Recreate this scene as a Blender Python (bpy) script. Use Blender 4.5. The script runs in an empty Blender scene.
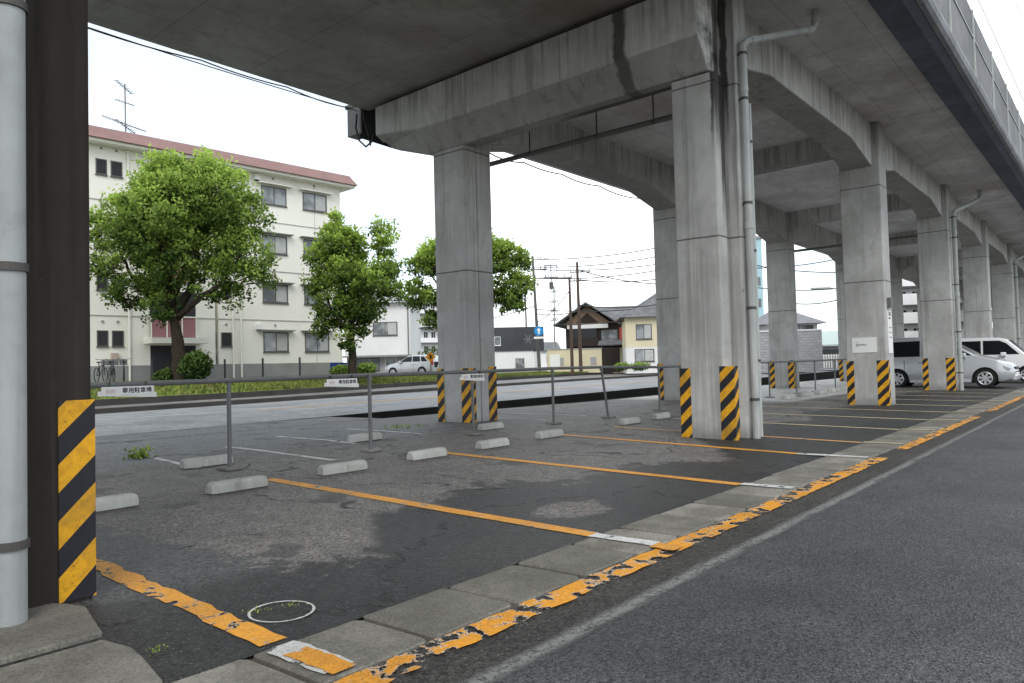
import bpy, bmesh, math, random
from mathutils import Vector, Matrix
random.seed(7)
R = math.radians
scene = bpy.context.scene
col = scene.collection

# ---------------------------------------------------------------- camera frame
F = 755.0; CX, CY = 512.0, 341.5; H = 1.2
AX = Vector((0.63276086, -0.77391372, -0.02590845))      # camera right / down / forward in world axes
AD = Vector((0.00974267, 0.04141259, -0.99909463))
AF = Vector((0.77428598, 0.63193556, 0.03374426))
def ray(u, v): return AX*((u-CX)/F) + AD*((v-CY)/F) + AF
def gz(u, v, z):
    r = ray(u, v); t = (z-H)/r.z
    return Vector((0, 0, H)) + r*t
def gd(u, d, z):                                          # ground point seen in column u at distance d
    lat = (u-CX)/F*d
    w = (z-H-AX.z*lat-AF.z*d)/AD.z
    return Vector((0, 0, H)) + AX*lat + AD*w + AF*d
FACE = -50.7                                              # heading (deg) of something that faces the camera

# ---------------------------------------------------------------- mesh helpers
class MB:
    def __init__(s): s.v = []; s.f = []; s.m = []
    def add(s, vs, fs, mi=0):
        n = len(s.v); s.v += [tuple(p) for p in vs]
        s.f += [tuple(i+n for i in f) for f in fs]; s.m += [mi]*len(fs)
        return s
    def box(s, a, b, mi=0):
        x0, y0, z0 = a; x1, y1, z1 = b
        return s.add([(x0,y0,z0),(x1,y0,z0),(x1,y1,z0),(x0,y1,z0),(x0,y0,z1),(x1,y0,z1),(x1,y1,z1),(x0,y1,z1)],
                     [(0,3,2,1),(4,5,6,7),(0,1,5,4),(1,2,6,5),(2,3,7,6),(3,0,4,7)], mi)
    def rbox(s, c, size, M, mi=0):
        hx, hy, hz = (q/2 for q in size); c = Vector(c)
        vs = [c + M @ Vector((i*hx, j*hy, k*hz)) for k in (-1,1) for j in (-1,1) for i in (-1,1)]
        return s.add(vs, [(0,2,3,1),(4,5,7,6),(0,1,5,4),(1,3,7,5),(3,2,6,7),(2,0,4,6)], mi)
    def loft(s, secs, cap=True, closed=True, mi=0):
        n = len(secs[0]); vs = [p for q in secs for p in q]; fs = []
        for i in range(len(secs)-1):
            for j in range(n if closed else n-1):
                k = (j+1) % n
                fs.append((i*n+j, i*n+k, (i+1)*n+k, (i+1)*n+j))
        if cap: fs += [tuple(range(n))[::-1], tuple(range((len(secs)-1)*n, len(secs)*n))]
        return s.add(vs, fs, mi)
    def prism(s, poly, axis, a, b, mi=0):
        def q(p, t): return (t, p[0], p[1]) if axis == 'x' else (p[0], t, p[1]) if axis == 'y' else (p[0], p[1], t)
        return s.loft([[q(p, a) for p in poly], [q(p, b) for p in poly]], mi=mi)
    def tube(s, pts, r, n=8, mi=0, cap=True):
        pts = [Vector(p) for p in pts]; rs = r if isinstance(r, (list, tuple)) else [r]*len(pts)
        secs = []; up = None
        for i, p in enumerate(pts):
            d = (pts[min(i+1, len(pts)-1)] - pts[max(i-1, 0)])
            d = d.normalized() if d.length > 1e-9 else Vector((0,0,1))
            if up is None: up = Vector((0,0,1)) if abs(d.z) < .9 else Vector((1,0,0))
            a = d.cross(up).normalized(); b = a.cross(d).normalized(); up = b
            secs.append([p + (a*math.cos(t)+b*math.sin(t))*rs[i] for t in [2*math.pi*k/n for k in range(n)]])
        return s.loft(secs, cap=cap, mi=mi)
    def build(s, name, mats, parent=None, smooth=False, bevel=0, origin=None, seg=1):
        me = bpy.data.meshes.new(name)
        o0 = Vector(origin) if origin is not None else Vector((0,0,0))
        me.from_pydata([Vector(p)-o0 for p in s.v], [], s.f)
        if not isinstance(mats, (list, tuple)): mats = [mats]
        for m in mats: me.materials.append(m)
        me.polygons.foreach_set('material_index', s.m)
        me.update()
        bm = bmesh.new(); bm.from_mesh(me)
        bmesh.ops.recalc_face_normals(bm, faces=bm.faces)
        if bevel:
            es = [e for e in bm.edges if len(e.link_faces) == 2 and e.calc_face_angle(0) > .5]
            if es: bmesh.ops.bevel(bm, geom=es, offset=bevel, segments=seg, profile=.5, affect='EDGES', clamp_overlap=True)
        bm.to_mesh(me); bm.free()
        if smooth:
            for p in me.polygons: p.use_smooth = True
            if smooth == 'auto':
                try: me.set_sharp_from_angle(angle=R(35))
                except Exception: pass
        o = bpy.data.objects.new(name, me); col.objects.link(o)
        if parent is not None:
            o.parent = parent
            if origin is not None: o.location = o0
        elif origin is not None: o.location = o0
        return o
def tag(o, label=None, cat=None, group=None, kind=None):
    if label: o['label'] = label
    if cat: o['category'] = cat
    if group: o['group'] = group
    if kind: o['kind'] = kind
    return o
def thing(name, label, cat, loc=(0,0,0), rz=0, group=None):
    o = bpy.data.objects.new(name, None); col.objects.link(o)
    o.empty_display_size = .2
    o.location = loc; o.rotation_euler = (0, 0, rz)
    return tag(o, label, cat, group)
def copy_tree(o, parent=None):
    c = o.copy(); col.objects.link(c); c.parent = parent
    for ch in list(o.children): copy_tree(ch, c)
    return c
def text_mesh(name, body, size, mat, parent, M, ext=.001, bold=0.0):
    cu = bpy.data.curves.new(name, 'FONT'); cu.body = body; cu.size = size; cu.extrude = ext
    cu.align_x = 'CENTER'; cu.align_y = 'CENTER'; cu.offset = bold; cu.resolution_u = 3
    t = bpy.data.objects.new(name, cu); col.objects.link(t)
    bpy.context.view_layer.update()
    dg = bpy.context.evaluated_depsgraph_get()
    me = bpy.data.meshes.new_from_object(t.evaluated_get(dg))
    bpy.data.objects.remove(t, do_unlink=True)
    me.transform(M); me.materials.clear(); me.materials.append(mat)
    o = bpy.data.objects.new(name, me); col.objects.link(o); o.parent = parent
    return o

# ---------------------------------------------------------------- node helpers
class NT:
    def __init__(s, name, rough=.8, spec=.3):
        s.m = bpy.data.materials.new(name); s.m.use_nodes = True
        s.t = s.m.node_tree; s.n = s.t.nodes; s.l = s.t.links
        s.b = s.n['Principled BSDF']; s.out = s.n['Material Output']
        s.b.inputs['Roughness'].default_value = rough
        s.b.inputs['Specular IOR Level'].default_value = spec
        s.pos = s.n.new('ShaderNodeNewGeometry').outputs['Position']
    def obj(s):
        s.pos = s.n.new('ShaderNodeTexCoord').outputs['Object']; return s
    def sock(s, node, key, val):
        i = node.inputs[key]
        if isinstance(val, bpy.types.NodeSocket): s.l.new(val, i)
        elif isinstance(val, (tuple, list)) and len(val) == 3 and i.type == 'RGBA': i.default_value = (*val, 1)
        else: i.default_value = val
    def math(s, op, a, b=0.0, c=None, clamp=False):
        n = s.n.new('ShaderNodeMath'); n.operation = op; n.use_clamp = clamp
        s.sock(n, 0, a); s.sock(n, 1, b)
        if c is not None: s.sock(n, 2, c)
        return n.outputs[0]
    def vec(s, scale=(1,1,1), loc=(0,0,0), rot=(0,0,0)):
        n = s.n.new('ShaderNodeMapping'); s.l.new(s.pos, n.inputs['Vector'])
        n.inputs['Scale'].default_value = scale; n.inputs['Location'].default_value = loc; n.inputs['Rotation'].default_value = rot
        return n.outputs[0]
    def noise(s, scale, detail=4, rough=.6, v=None, dist=0):
        n = s.n.new('ShaderNodeTexNoise'); s.l.new(v if v is not None else s.pos, n.inputs['Vector'])
        n.inputs['Scale'].default_value = scale; n.inputs['Detail'].default_value = detail
        n.inputs['Roughness'].default_value = rough; n.inputs['Distortion'].default_value = dist
        return n.outputs['Fac']
    def voro(s, scale, feature='F1', v=None, out='Distance', rnd=1):
        n = s.n.new('ShaderNodeTexVoronoi'); n.feature = feature
        s.l.new(v if v is not None else s.pos, n.inputs['Vector']); n.inputs['Scale'].default_value = scale
        n.inputs['Randomness'].default_value = rnd
        return n.outputs[out]
    def ramp(s, fac, stops):
        n = s.n.new('ShaderNodeValToRGB'); s.l.new(fac, n.inputs[0]); e = n.color_ramp.elements
        while len(e) < len(stops): e.new(.5)
        for i, (p, c) in enumerate(stops):
            e[i].position = p; e[i].color = (*c, 1) if isinstance(c, (tuple, list)) else (c, c, c, 1)
        return n.outputs[0]
    def step(s, fac, a, b):
        n = s.n.new('ShaderNodeMapRange'); n.interpolation_type = 'SMOOTHSTEP'; s.sock(n, 'Value', fac)
        n.inputs['From Min'].default_value = a; n.inputs['From Max'].default_value = b
        return n.outputs[0]
    def mix(s, f, a, b, mode='MIX'):
        n = s.n.new('ShaderNodeMix'); n.data_type = 'RGBA'; n.blend_type = mode
        s.sock(n, 0, f); s.sock(n, 6, a); s.sock(n, 7, b)
        return n.outputs[2]
    def xyz(s):
        n = s.n.new('ShaderNodeSeparateXYZ'); s.l.new(s.pos, n.inputs[0]); return n.outputs
    def color(s, c): s.sock(s.b, 'Base Color', c); return s
    def rough(s, c): s.sock(s.b, 'Roughness', c); return s
    def bump(s, h, strength=.3, dist=.01):
        n = s.n.new('ShaderNodeBump'); n.inputs['Strength'].default_value = strength; n.inputs['Distance'].default_value = dist
        s.l.new(h, n.inputs['Height']); s.l.new(n.outputs[0], s.b.inputs['Normal']); return s
    def alpha(s, a):
        s.sock(s.b, 'Alpha', a); return s

def plain(name, c, rough=.6, spec=.3, metal=0, var=.12, scale=6):
    t = NT(name, rough, spec); t.b.inputs['Metallic'].default_value = metal
    n = t.noise(scale, 5)
    t.color(t.mix(n, tuple(q*(1-var*1.6) for q in c), tuple(min(1, q*(1+var)) for q in c)))
    return t.m

def concrete(name, c=(.30,.295,.27), streak=.5, panel=None, stain=False, edge=True, down=False):
    t = NT(name, .85, .25)
    big = t.noise(.55, 5, .6)
    mid = t.noise(3.0, 5, .65)
    fine = t.noise(45, 3, .7)
    drip = t.noise(1, 4, .6, v=t.vec((5.5, 5.5, .22)))
    drip2 = t.noise(1, 3, .6, v=t.vec((17, 17, .5)))
    base = t.mix(t.step(big, .3, .7), tuple(q*.72 for q in c), tuple(q*1.12 for q in c))
    base = t.mix(t.math('MULTIPLY', t.step(mid, .45, .7), .35), base, tuple(q*.55 for q in c))
    base = t.mix(t.math('MULTIPLY', t.step(drip, .52, .72), streak), base, (c[0]*.36, c[1]*.36, c[2]*.34))
    base = t.mix(t.math('MULTIPLY', t.step(drip2, .55, .75), streak*.6), base, (min(1,c[0]*1.5), min(1,c[1]*1.5), min(1,c[2]*1.45)))
    pat = t.step(t.noise(1.1, 8, .72, dist=.8, v=t.vec((1,1,.7),(4,2,1))), .50, .58)
    base = t.mix(t.math('MULTIPLY', pat, .28), base, (c[0]*.52, c[1]*.50, c[2]*.45))
    pit = t.math('MAXIMUM', t.step(t.voro(5.5), .055, .035), t.step(t.voro(1.15), .032, .022))
    base = t.mix(t.math('MULTIPLY', pit, .55), base, (.05,.05,.045))
    base = t.mix(t.math('MULTIPLY', fine, .3), base, tuple(q*.7 for q in c))
    x = t.xyz()
    if panel == 'soffit':        # formwork joints under the slab
        for ax, per, ph in ((0, 1.8, .4), (1, .9, .15)):
            f = t.math('FRACT', t.math('DIVIDE', t.math('ADD', x[ax], ph+100), per))
            ln = t.math('LESS_THAN', f, .009 if ax == 0 else .014)
            base = t.mix(t.math('MULTIPLY', ln, t.math('MULTIPLY', mid, .9)), base, (.055,.055,.05))
        rust = t.noise(.35, 3, .5)
        base = t.mix(t.math('MULTIPLY', t.step(rust, .54, .68), .3), base, (.24,.15,.12))
    if panel == 'column':
        for z0 in (5.45, 3.1):
            d = t.math('ABSOLUTE', t.math('SUBTRACT', t.math('ADD', x[2], t.math('MULTIPLY', mid, .03)), z0))
            base = t.mix(t.math('MULTIPLY', t.math('LESS_THAN', d, .014), .8), base, (.07,.07,.065))
        base = t.mix(t.math('MULTIPLY', t.step(t.math('ADD', x[2], t.math('MULTIPLY', drip, -2.6)), 3.4, 5.4), .35), base, (c[0]*.5,c[1]*.5,c[2]*.46))
        low = t.step(t.math('ADD', x[2], t.math('MULTIPLY', mid, .25)), .45, .1)
        base = t.mix(t.math('MULTIPLY', low, .55), base, (.07,.07,.062))
    if stain:
        d = t.math('ABSOLUTE', t.math('SUBTRACT', x[0], t.math('ADD', t.math('MULTIPLY', drip, .1), 10.88)))
        w = t.math('MULTIPLY', t.step(d, .13, .06), t.step(t.math('ADD', x[2], t.math('MULTIPLY', drip2, 1.2)), 3.6, 4.7))
        w = t.math('MULTIPLY', w, t.step(x[1], 8, 7))
        base = t.mix(t.math('MULTIPLY', w, .9), base, (.03,.028,.024))
        d = t.math('ABSOLUTE', t.math('SUBTRACT', x[1], t.math('ADD', t.math('MULTIPLY', mid, .25), 5.93)))
        w = t.step(d, .16, .07)
        w = t.math('MULTIPLY', t.math('MULTIPLY', w, t.step(x[2], 5.2, 5.7)), t.step(x[0], 11, 10.9))
        base = t.mix(t.math('MULTIPLY', w, .85), base, (.035,.033,.03))
        d2 = t.math('ABSOLUTE', t.math('SUBTRACT', x[1], t.math('ADD', 4.60, t.math('MULTIPLY', mid, .12))))
        w = t.math('MULTIPLY', t.math('MULTIPLY', t.step(d2, .085, .04), t.step(x[0], 11.12, 11.08)), t.step(t.math('ADD', x[2], t.math('MULTIPLY', drip2, 1.6)), 5.0, 6.0))
        base = t.mix(t.math('MULTIPLY', w, .92), base, (.025,.023,.02))
        hz = t.math('MULTIPLY', t.step(t.noise(1, 3, .6, v=t.vec((9, 9, .35))), .5, .62), t.step(x[2], 5.9, 6.8))
        base = t.mix(t.math('MULTIPLY', hz, .6), base, (c[0]*.35, c[1]*.35, c[2]*.3))
    if down:  # shade painted into faces that look down, so the chamfer crease shows
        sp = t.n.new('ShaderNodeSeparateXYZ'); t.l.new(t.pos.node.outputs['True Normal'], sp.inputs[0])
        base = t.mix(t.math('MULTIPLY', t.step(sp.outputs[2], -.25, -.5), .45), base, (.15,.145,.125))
    t.color(base)
    t.bump(t.math('ADD', t.math('MULTIPLY', mid, .6), t.math('MULTIPLY', fine, .35)), .35, .012)
    return t.m

M = {}
M['column'] = concrete('column_concrete', (.50,.50,.485), .6, 'column', True)
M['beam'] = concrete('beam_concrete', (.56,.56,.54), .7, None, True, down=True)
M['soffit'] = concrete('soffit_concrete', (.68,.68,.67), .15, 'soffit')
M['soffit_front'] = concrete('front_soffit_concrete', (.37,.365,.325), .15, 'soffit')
M['parapet'] = concrete('parapet_concrete', (.30,.31,.33), .9)
M['stop'] = concrete('wheel_stop_concrete', (.50,.505,.475), .8)
M['base'] = concrete('footing_concrete', (.25,.245,.23), .2)
M['fascia'] = concrete('fascia_sheet', (.15,.175,.22), .5)
M['panel'] = concrete('barrier_panel', (.25,.255,.265), .5)
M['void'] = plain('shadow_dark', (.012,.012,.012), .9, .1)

def hazard():
    t = NT('hazard_sticker', .5, .35)
    x = t.xyz()
    s = t.math('SUBTRACT', x[2], t.math('SUBTRACT', x[0], x[1]))
    f = t.math('FRACT', t.math('DIVIDE', t.math('ADD', s, 100.165), .29))
    yl = t.math('LESS_THAN', f, .5)
    n = t.noise(14, 6, .7); n2 = t.noise(50, 3, .7)
    y = t.mix(t.step(n, .35, .75), (.74,.37,.010), (.50,.24,.010))
    y = t.mix(t.math('MULTIPLY', t.step(n2, .60, .68), t.step(n, .45, .6)), y, (.05,.035,.01))
    grime = t.step(t.noise(2.2, 6, .7), .48, .68)
    y = t.mix(t.math('MULTIPLY', grime, .62), y, (.20,.12,.03))
    k = t.mix(n, (.008,.009,.014), (.022,.022,.028))
    t.color(t.mix(yl, k, y)); t.bump(n, .2, .004)
    return t.m
M['hazard'] = hazard()

def asphalt(name, dark, light, scale=70, wet=None, warm=None, speck=.5):
    t = NT(name, .75, .35)
    x = t.xyz()
    ga = t.noise(scale, 3, .8); g2 = t.voro(scale*.8); gb = t.noise(scale*.42, 4, .85); gc = t.noise(scale*.12, 4, .8)
    g = t.math('ADD', t.math('MULTIPLY', ga, .4), t.math('ADD', t.math('MULTIPLY', gb, .45), t.math('MULTIPLY', gc, .15)))
    big = t.noise(.5, 5, .6); mid = t.noise(2.2, 6, .65)
    base = t.mix(t.step(big, .35, .65), dark, light)
    base = t.mix(t.math('MULTIPLY', t.step(mid, .4, .7), .4), base, tuple(q*.6 for q in dark))
    agg = t.mix(t.step(g, .42, .58), (.12,.12,.12), (2.1,2.08,2.04))
    base = t.mix(speck, base, agg, 'MULTIPLY')
    sp = t.step(t.voro(scale*.34), .16, .07)
    base = t.mix(t.math('MULTIPLY', sp, .5), base, (.34,.34,.33))
    rough = t.math('ADD', .48, t.math('MULTIPLY', g, .25))
    h = t.math('ADD', t.math('MULTIPLY', g, .7), t.math('MULTIPLY', g2, .5))
    if wet:
        # damp, darker tarmac towards the gutter with lobed edge
        e = t.noise(.95, 4, .55, dist=.6, v=t.vec((1,1.3,1), (3.2,1.1,0)))
        e2 = t.noise(4.5, 5, .65, dist=.4)
        B = [(-5,7.2),(1.9,7.2),(2.45,6.6),(2.55,3.95),(3.3,3.80),(3.7,4.35),(4.1,4.75),(4.5,4.62),(5.4,4.92),(5.9,4.9),(6.3,4.3),(7.0,4.45),(7.6,4.52),(8.3,3.96),(8.7,3.7),(9.6,4.3),(10.8,5.2),(13,5.3),(15,4.7),(17,5.6),(20,5.2),(25,5.6),(30,5.2),(35,5.5)]
        ex = t.math('ADD', x[0], t.math('MULTIPLY', t.math('SUBTRACT', e2, .5), .8))
        yb = t.ramp(t.math('DIVIDE', t.math('ADD', ex, 5), 40), [((q+5)/40, v/10) for q, v in B])
        lim = t.math('ADD', x[1], t.math('MULTIPLY', t.math('SUBTRACT', e2, .5), 1.4))
        lim = t.math('ADD', lim, t.math('SUBTRACT', 4.9, t.math('MULTIPLY', yb, 10)))
        w = t.math('MULTIPLY', t.step(lim, 5.02, 4.82), .95)
        rim = t.step(t.math('ABSOLUTE', t.math('SUBTRACT', lim, 4.9)), .16, .0)
        dry = t.mix(t.step(mid, .3, .7), warm[0], warm[1])
        dry = t.mix(speck, dry, agg, 'MULTIPLY')
        back = t.step(t.math('ADD', x[1], t.math('MULTIPLY', mid, .8)), 9.2, 9.9)
        gx = t.step(x[0], 13, 9)
        gravel = t.mix(t.step(g, .4, .6), (.035,.038,.040), (.24,.25,.265))
        dry = t.mix(t.math('MULTIPLY', back, gx), dry, gravel)
        far = t.math('MULTIPLY', t.step(x[0], 19.5, 21.5), t.step(x[1], 6.9, 7.3))
        dry = t.mix(far, dry, t.mix(mid, (.62,.62,.60), (.42,.415,.40)))  # pale concrete apron, its colour raised to carry the sunlight there
        fresh = t.math('MULTIPLY', t.step(t.math('ADD', x[0], t.math('MULTIPLY', e2, .5)), 3.4, 3.1), t.step(x[1], 3.9, 4.3))
        base = t.mix(fresh, base, t.mix(speck, t.mix(mid, (.045,.045,.047), (.075,.075,.078)), agg, 'MULTIPLY'))
        ddx = t.math('SUBTRACT', ex, 5.15); ddy = t.math('SUBTRACT', lim, 3.65)
        dd = t.math('SQRT', t.math('ADD', t.math('MULTIPLY', ddx, ddx), t.math('MULTIPLY', t.math('MULTIPLY', t.math('SUBTRACT', x[1], 3.6), 1.3), t.math('MULTIPLY', t.math('SUBTRACT', x[1], 3.6), 1.3))))
        w = t.math('MULTIPLY', w, t.step(dd, .28, .42))
        base = t.mix(w, dry, base)
        base = t.mix(t.math('MULTIPLY', rim, .45), base, (.022,.021,.021))
        blot = t.step(t.noise(1.3, 3, .5, v=t.vec((1,1,1), (9,4,0))), .62, .65)
        base = t.mix(t.math('MULTIPLY', blot, .6), base, (.03,.029,.029))
        crk = t.voro(.42, 'DISTANCE_TO_EDGE', v=None)
        nv = t.n.new('ShaderNodeVectorMath'); nv.operation = 'ADD'
        nn = t.n.new('ShaderNodeTexNoise'); nn.inputs['Scale'].default_value = 1.6; nn.inputs['Detail'].default_value = 5
        t.l.new(t.pos, nn.inputs['Vector']); t.l.new(t.pos, nv.inputs[0]); t.l.new(nn.outputs['Color'], nv.inputs[1])
        crk = t.voro(.38, 'DISTANCE_TO_EDGE', v=nv.outputs[0])
        cm = t.math('MULTIPLY', t.step(crk, .012, .004), t.step(mid, .46, .56))
        base = t.mix(t.math('MULTIPLY', cm, .85), base, (.012,.012,.012))
        rough = t.math('SUBTRACT', rough, t.math('MULTIPLY', w, .08))
        h = t.math('SUBTRACT', h, t.math('MULTIPLY', cm, 2.5))
    t.color(base).rough(rough).bump(h, .8, .012)
    return t.m
M['road'] = asphalt('road_asphalt', (.038,.039,.042), (.060,.061,.066), 105, speck=1.0)
M['lot'] = asphalt('lot_asphalt', (.017,.017,.018), (.030,.030,.030), 85, wet=True, warm=((.100,.094,.089), (.140,.132,.125)), speck=.9)
M['oldstrip'] = asphalt('old_strip_asphalt', (.026,.024,.022), (.048,.043,.038), 80, speck=1.0)
M['farroad'] = asphalt('far_road_asphalt', (.17,.18,.195), (.25,.26,.275), 20, speck=.35)
M['walk'] = asphalt('pavement_asphalt', (.12,.12,.12), (.19,.185,.18), 20, speck=.35)
M['ground'] = plain('earth', (.13,.12,.10), .9, .1, 0, .3, .4)

def paint(name, main, under, lo, scale=9, ragged=True, edge=.035):
    t = NT(name, .6, .3)
    n = t.noise(scale, 6, .62, dist=.5); n2 = t.noise(scale*5, 3, .7); n3 = t.noise(scale*.35, 2, .5)
    v = t.math('ADD', t.math('MULTIPLY', n, .62), t.math('ADD', t.math('MULTIPLY', n2, .16), t.math('MULTIPLY', n3, .22)))
    c = t.mix(t.step(v, lo+edge, lo+edge+.02), under, t.mix(t.step(n2, .3, .8), main, tuple(q*.72 for q in main)))
    wear_ = t.noise(1.7, 4, .6); gr = t.noise(95, 3, .85)
    c = t.mix(t.math('MULTIPLY', t.step(wear_, .42, .66), .38), c, tuple(q*.45+.03 for q in main))
    c = t.mix(t.math('MULTIPLY', t.step(gr, .52, .60), .30), c, (.07,.06,.05))
    t.color(c)
    vv = t.math('ADD', v, t.math('MULTIPLY', t.math('SUBTRACT', gr, .5), .10))
    hole = t.math('SUBTRACT', 1.0, t.math('MULTIPLY', t.step(gr, .60, .64), t.step(wear_, .44, .60)))
    t.alpha(t.math('MULTIPLY', t.step(vv, lo, lo+.02), hole)); t.bump(gr, .5, .006)
    return t.m
M['orange'] = paint('orange_line_paint', (.80,.34,.02), (.62,.60,.56), .462, 6, edge=.012)
M['orange_solid'] = paint('orange_solid_paint', (.74,.33,.04), (.46,.38,.28), .37, 8)
M['orange_faded'] = paint('orange_faded_paint', (.66,.36,.13), (.34,.30,.25), .40, 8)
M['yellow_faded'] = paint('pale_yellow_paint', (.62,.52,.32), (.40,.37,.30), .36, 8)
M['white_worn'] = paint('worn_white_paint', (.66,.66,.64), (.40,.40,.39), .41, 8)
M['white_faint'] = paint('faint_white_paint', (.20,.195,.19), (.14,.14,.14), .50, 9)
def seam():
    t = NT('road_seam_grit', .85, .2); x = t.xyz()
    n = t.noise(30, 4, .8); m = t.noise(2.2, 3, .6); k = t.noise(110, 2, .8)
    d = t.math('ABSOLUTE', t.math('SUBTRACT', t.math('ADD', x[1], t.math('MULTIPLY', m, .05)), 1.995))
    a = t.math('MULTIPLY', t.step(d, .075, .01), t.step(t.math('ADD', n, t.math('MULTIPLY', m, .3)), .46, .70))
    t.color(t.mix(k, (.10,.10,.095), (.27,.27,.26))).alpha(a); return t.m
M['wear'] = seam()
M['unused'] = paint('worn_seam', (.15,.15,.145), (.10,.10,.097), .475, 10, edge=.05)
M['white_far'] = paint('far_white_paint', (.65,.65,.65), (.4,.4,.4), .36, 2)

def slabmat():
    t = NT('gutter_concrete', .85, .25)
    oi = t.n.new('ShaderNodeObjectInfo').outputs['Random']
    n = t.noise(2.5, 6, .65); f = t.noise(70, 3, .8)
    b = t.mix(t.step(n, .35, .7), (.16,.152,.13), (.31,.295,.26))
    b = t.mix(t.math('MULTIPLY', oi, .75), b, (.095,.09,.078))
    b = t.mix(.65, b, t.mix(t.step(f, .3, .7), (.5,.5,.5), (1.4,1.4,1.38)), 'MULTIPLY')
    t.color(b).bump(t.math('ADD', f, n), .5, .006)
    return t.m
M['slab'] = slabmat()

M['steel'] = plain('galvanised_steel', (.17,.175,.175), .55, .5, .25, .25, 9)
M['pvc'] = concrete('grey_pvc', (.44,.455,.45), .35)
M['pvc_dull'] = concrete('dull_grey_pvc', (.36,.38,.375), .45)
M['pvc_old'] = plain('old_grey_pvc', (.40,.43,.41), .55, .35, 0, .2, 3)
M['bracket'] = plain('bracket_metal', (.09,.085,.08), .6, .4, .4)
M['sheet_white'] = plain('white_board', (.78,.78,.76), .5, .4, 0, .06)
M['ink'] = plain('black_ink', (.02,.02,.022), .6, .2)
M['ink_soft'] = plain('grey_ink', (.25,.25,.25), .6, .2)
M['red_ink'] = plain('faded_red_ink', (.6,.42,.4), .6, .2)
M['cable'] = plain('cable_rubber', (.015,.015,.016), .6, .3)
M['wire'] = plain('wire', (.05,.05,.055), .7, .2)
M['boxgrey'] = plain('box_grey_metal', (.16,.16,.155), .6, .3, .2, .2, 4)

# ---------------------------------------------------------------- ground
def lerp(a, b, t): return a+(b-a)*max(0, min(1, t))
def zg(x, y):
    s = lerp(.024, .0168, (x-11)/8)
    return s*(min(max(y, 2.95), 9.5)-2.95)
def yroad(x): return 13.6 + .085*x
k1 = [gz(u, v, .15) for u, v in ((94,414.6), (440,388.2), (591,380.6))]
def yk1(x):
    return 21.5+.165*x if x < 42 else 28.43+.09*(x-42)
def yk2(x):
    return 20.4+.335*x if x < 31 else 30.78+.24*(x-31)
def yk2c(x): return max(yk2(x), yk1(x)+1.6)
def plat(x): return lerp(1.0, .7, (x-25)/15)
XS = [-60,-20,-5,0,5,8,11,13,16,19,22,26,30,34,38,42,50,60,75,95,120,160,220]
def strip(name, rows, mat, mi=None):
    """rows: list of functions x -> (y, z); quads between successive rows along XS"""
    mb = MB()
    vs = [(x, *r(x)) for r in rows for x in XS]; n = len(XS); fs = []
    for j in range(len(rows)-1):
        for i in range(n-1): fs.append((j*n+i, j*n+i+1, (j+1)*n+i+1, (j+1)*n+i))
    mb.add(vs, fs); return mb.build(name, mat)
g = MB()
# one sheet: near ground, lot, trench, far ground to the horizon
BIG = 2500
rows = [lambda x:(-BIG,-.02), lambda x:(-60,-.02), lambda x:(2.43,-.02), lambda x:(2.94,-.02), lambda x:(9.5, zg(x,9.5)-.01), lambda x:(12.6, zg(x,9.5)-.01),
        ]
def ytr0(x): return 12.6 if x >= 10.9 else lerp(14.2, 12.6, (x-8)/2.9)
XG = [-BIG,-400]+XS+[500,BIG]
def zt(x): return -1.1 if x > 11 else lerp(.13, .13, 0)
rows += [lambda x:(12.602, zt(x)), lambda x:(yroad(x)-.002 if abs(x)<400 else yroad(220), zt(x)), lambda x:(yroad(x) if abs(x)<400 else yroad(220)+.01, .14),
         lambda x:((yk1(x) if abs(x)<400 else 60), .14), lambda x:((yk2c(x) if abs(x)<400 else 90), .14),
         lambda x:((yk2c(x)+.4 if abs(x)<400 else 91), .3), lambda x:((yk2c(x)+6 if abs(x)<400 else 98), plat(x)-.02), lambda x:(BIG, .69)]
vs = [(x, *r(x)) for r in rows for x in XG]; n = len(XG); fs = []
for j in range(len(rows)-1):
    for i in range(n-1): fs.append((j*n+i, j*n+i+1, (j+1)*n+i+1, (j+1)*n+i))
g.add(vs, fs); tag(g.build('ground', M['ground']), kind='structure')

tag(strip('parking_lot', [lambda x:(2.945, .0), lambda x:(4.5, zg(x,4.5)), lambda x:(9.5, zg(x,9.5)), lambda x:(12.58, zg(x,9.5)+.002)], M['lot']), kind='structure')
mb = MB(); xs = [-60,-20,0,5,8,10.9]
vs = [(x, 12.575, zg(x,9.5)+.006) for x in xs]+[(x, yroad(x)+.02 if x < 10.8 else 14.4, .155) for x in xs]
mb.add(vs, [(i,i+1,len(xs)+i+1,len(xs)+i) for i in range(len(xs)-1)])
tag(mb.build('gravelled_apron', M['lot']), kind='structure')
tag(MB().add([(-60,-9.5,0),(220,-9.5,0),(220,2.03,0),(-60,2.03,0)],[(0,1,2,3)]).build('road', M['road']), kind='structure')
tag(MB().add([(-60,2.03,-.004),(220,2.03,-.004),(220,2.43,-.004),(-60,2.43,-.004)],[(0,1,2,3)]).build('road_margin', M['oldstrip']), kind='structure')
tag(MB().add([(-60,1.89,.004),(120,1.89,.004),(120,2.05,.004),(-60,2.05,.004)],[(0,1,2,3)]).build('road_seam', M['wear']), kind='structure')
# trench walls
mb = MB()
wx = [11.0]+[x for x in XS if x > 11]
mb.add([(x, yroad(x)-.01, z) for z in (-1.1, .16) for x in wx], [(i,i+1,len(wx)+i+1,len(wx)+i) for i in range(len(wx)-1)])
mb.box((11, 12.45, -1.1), (220, 12.6, zg(25,9.5)+.012))
mb.box((10.9, 12.46, -1.1), (11.0, 14.9, .10))
M['trench'] = plain('trench_wall', (.025,.025,.024), .9, .1, 0, .4, 1.5)
tag(mb.build('drainage_channel', M['trench']), kind='structure')
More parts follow.
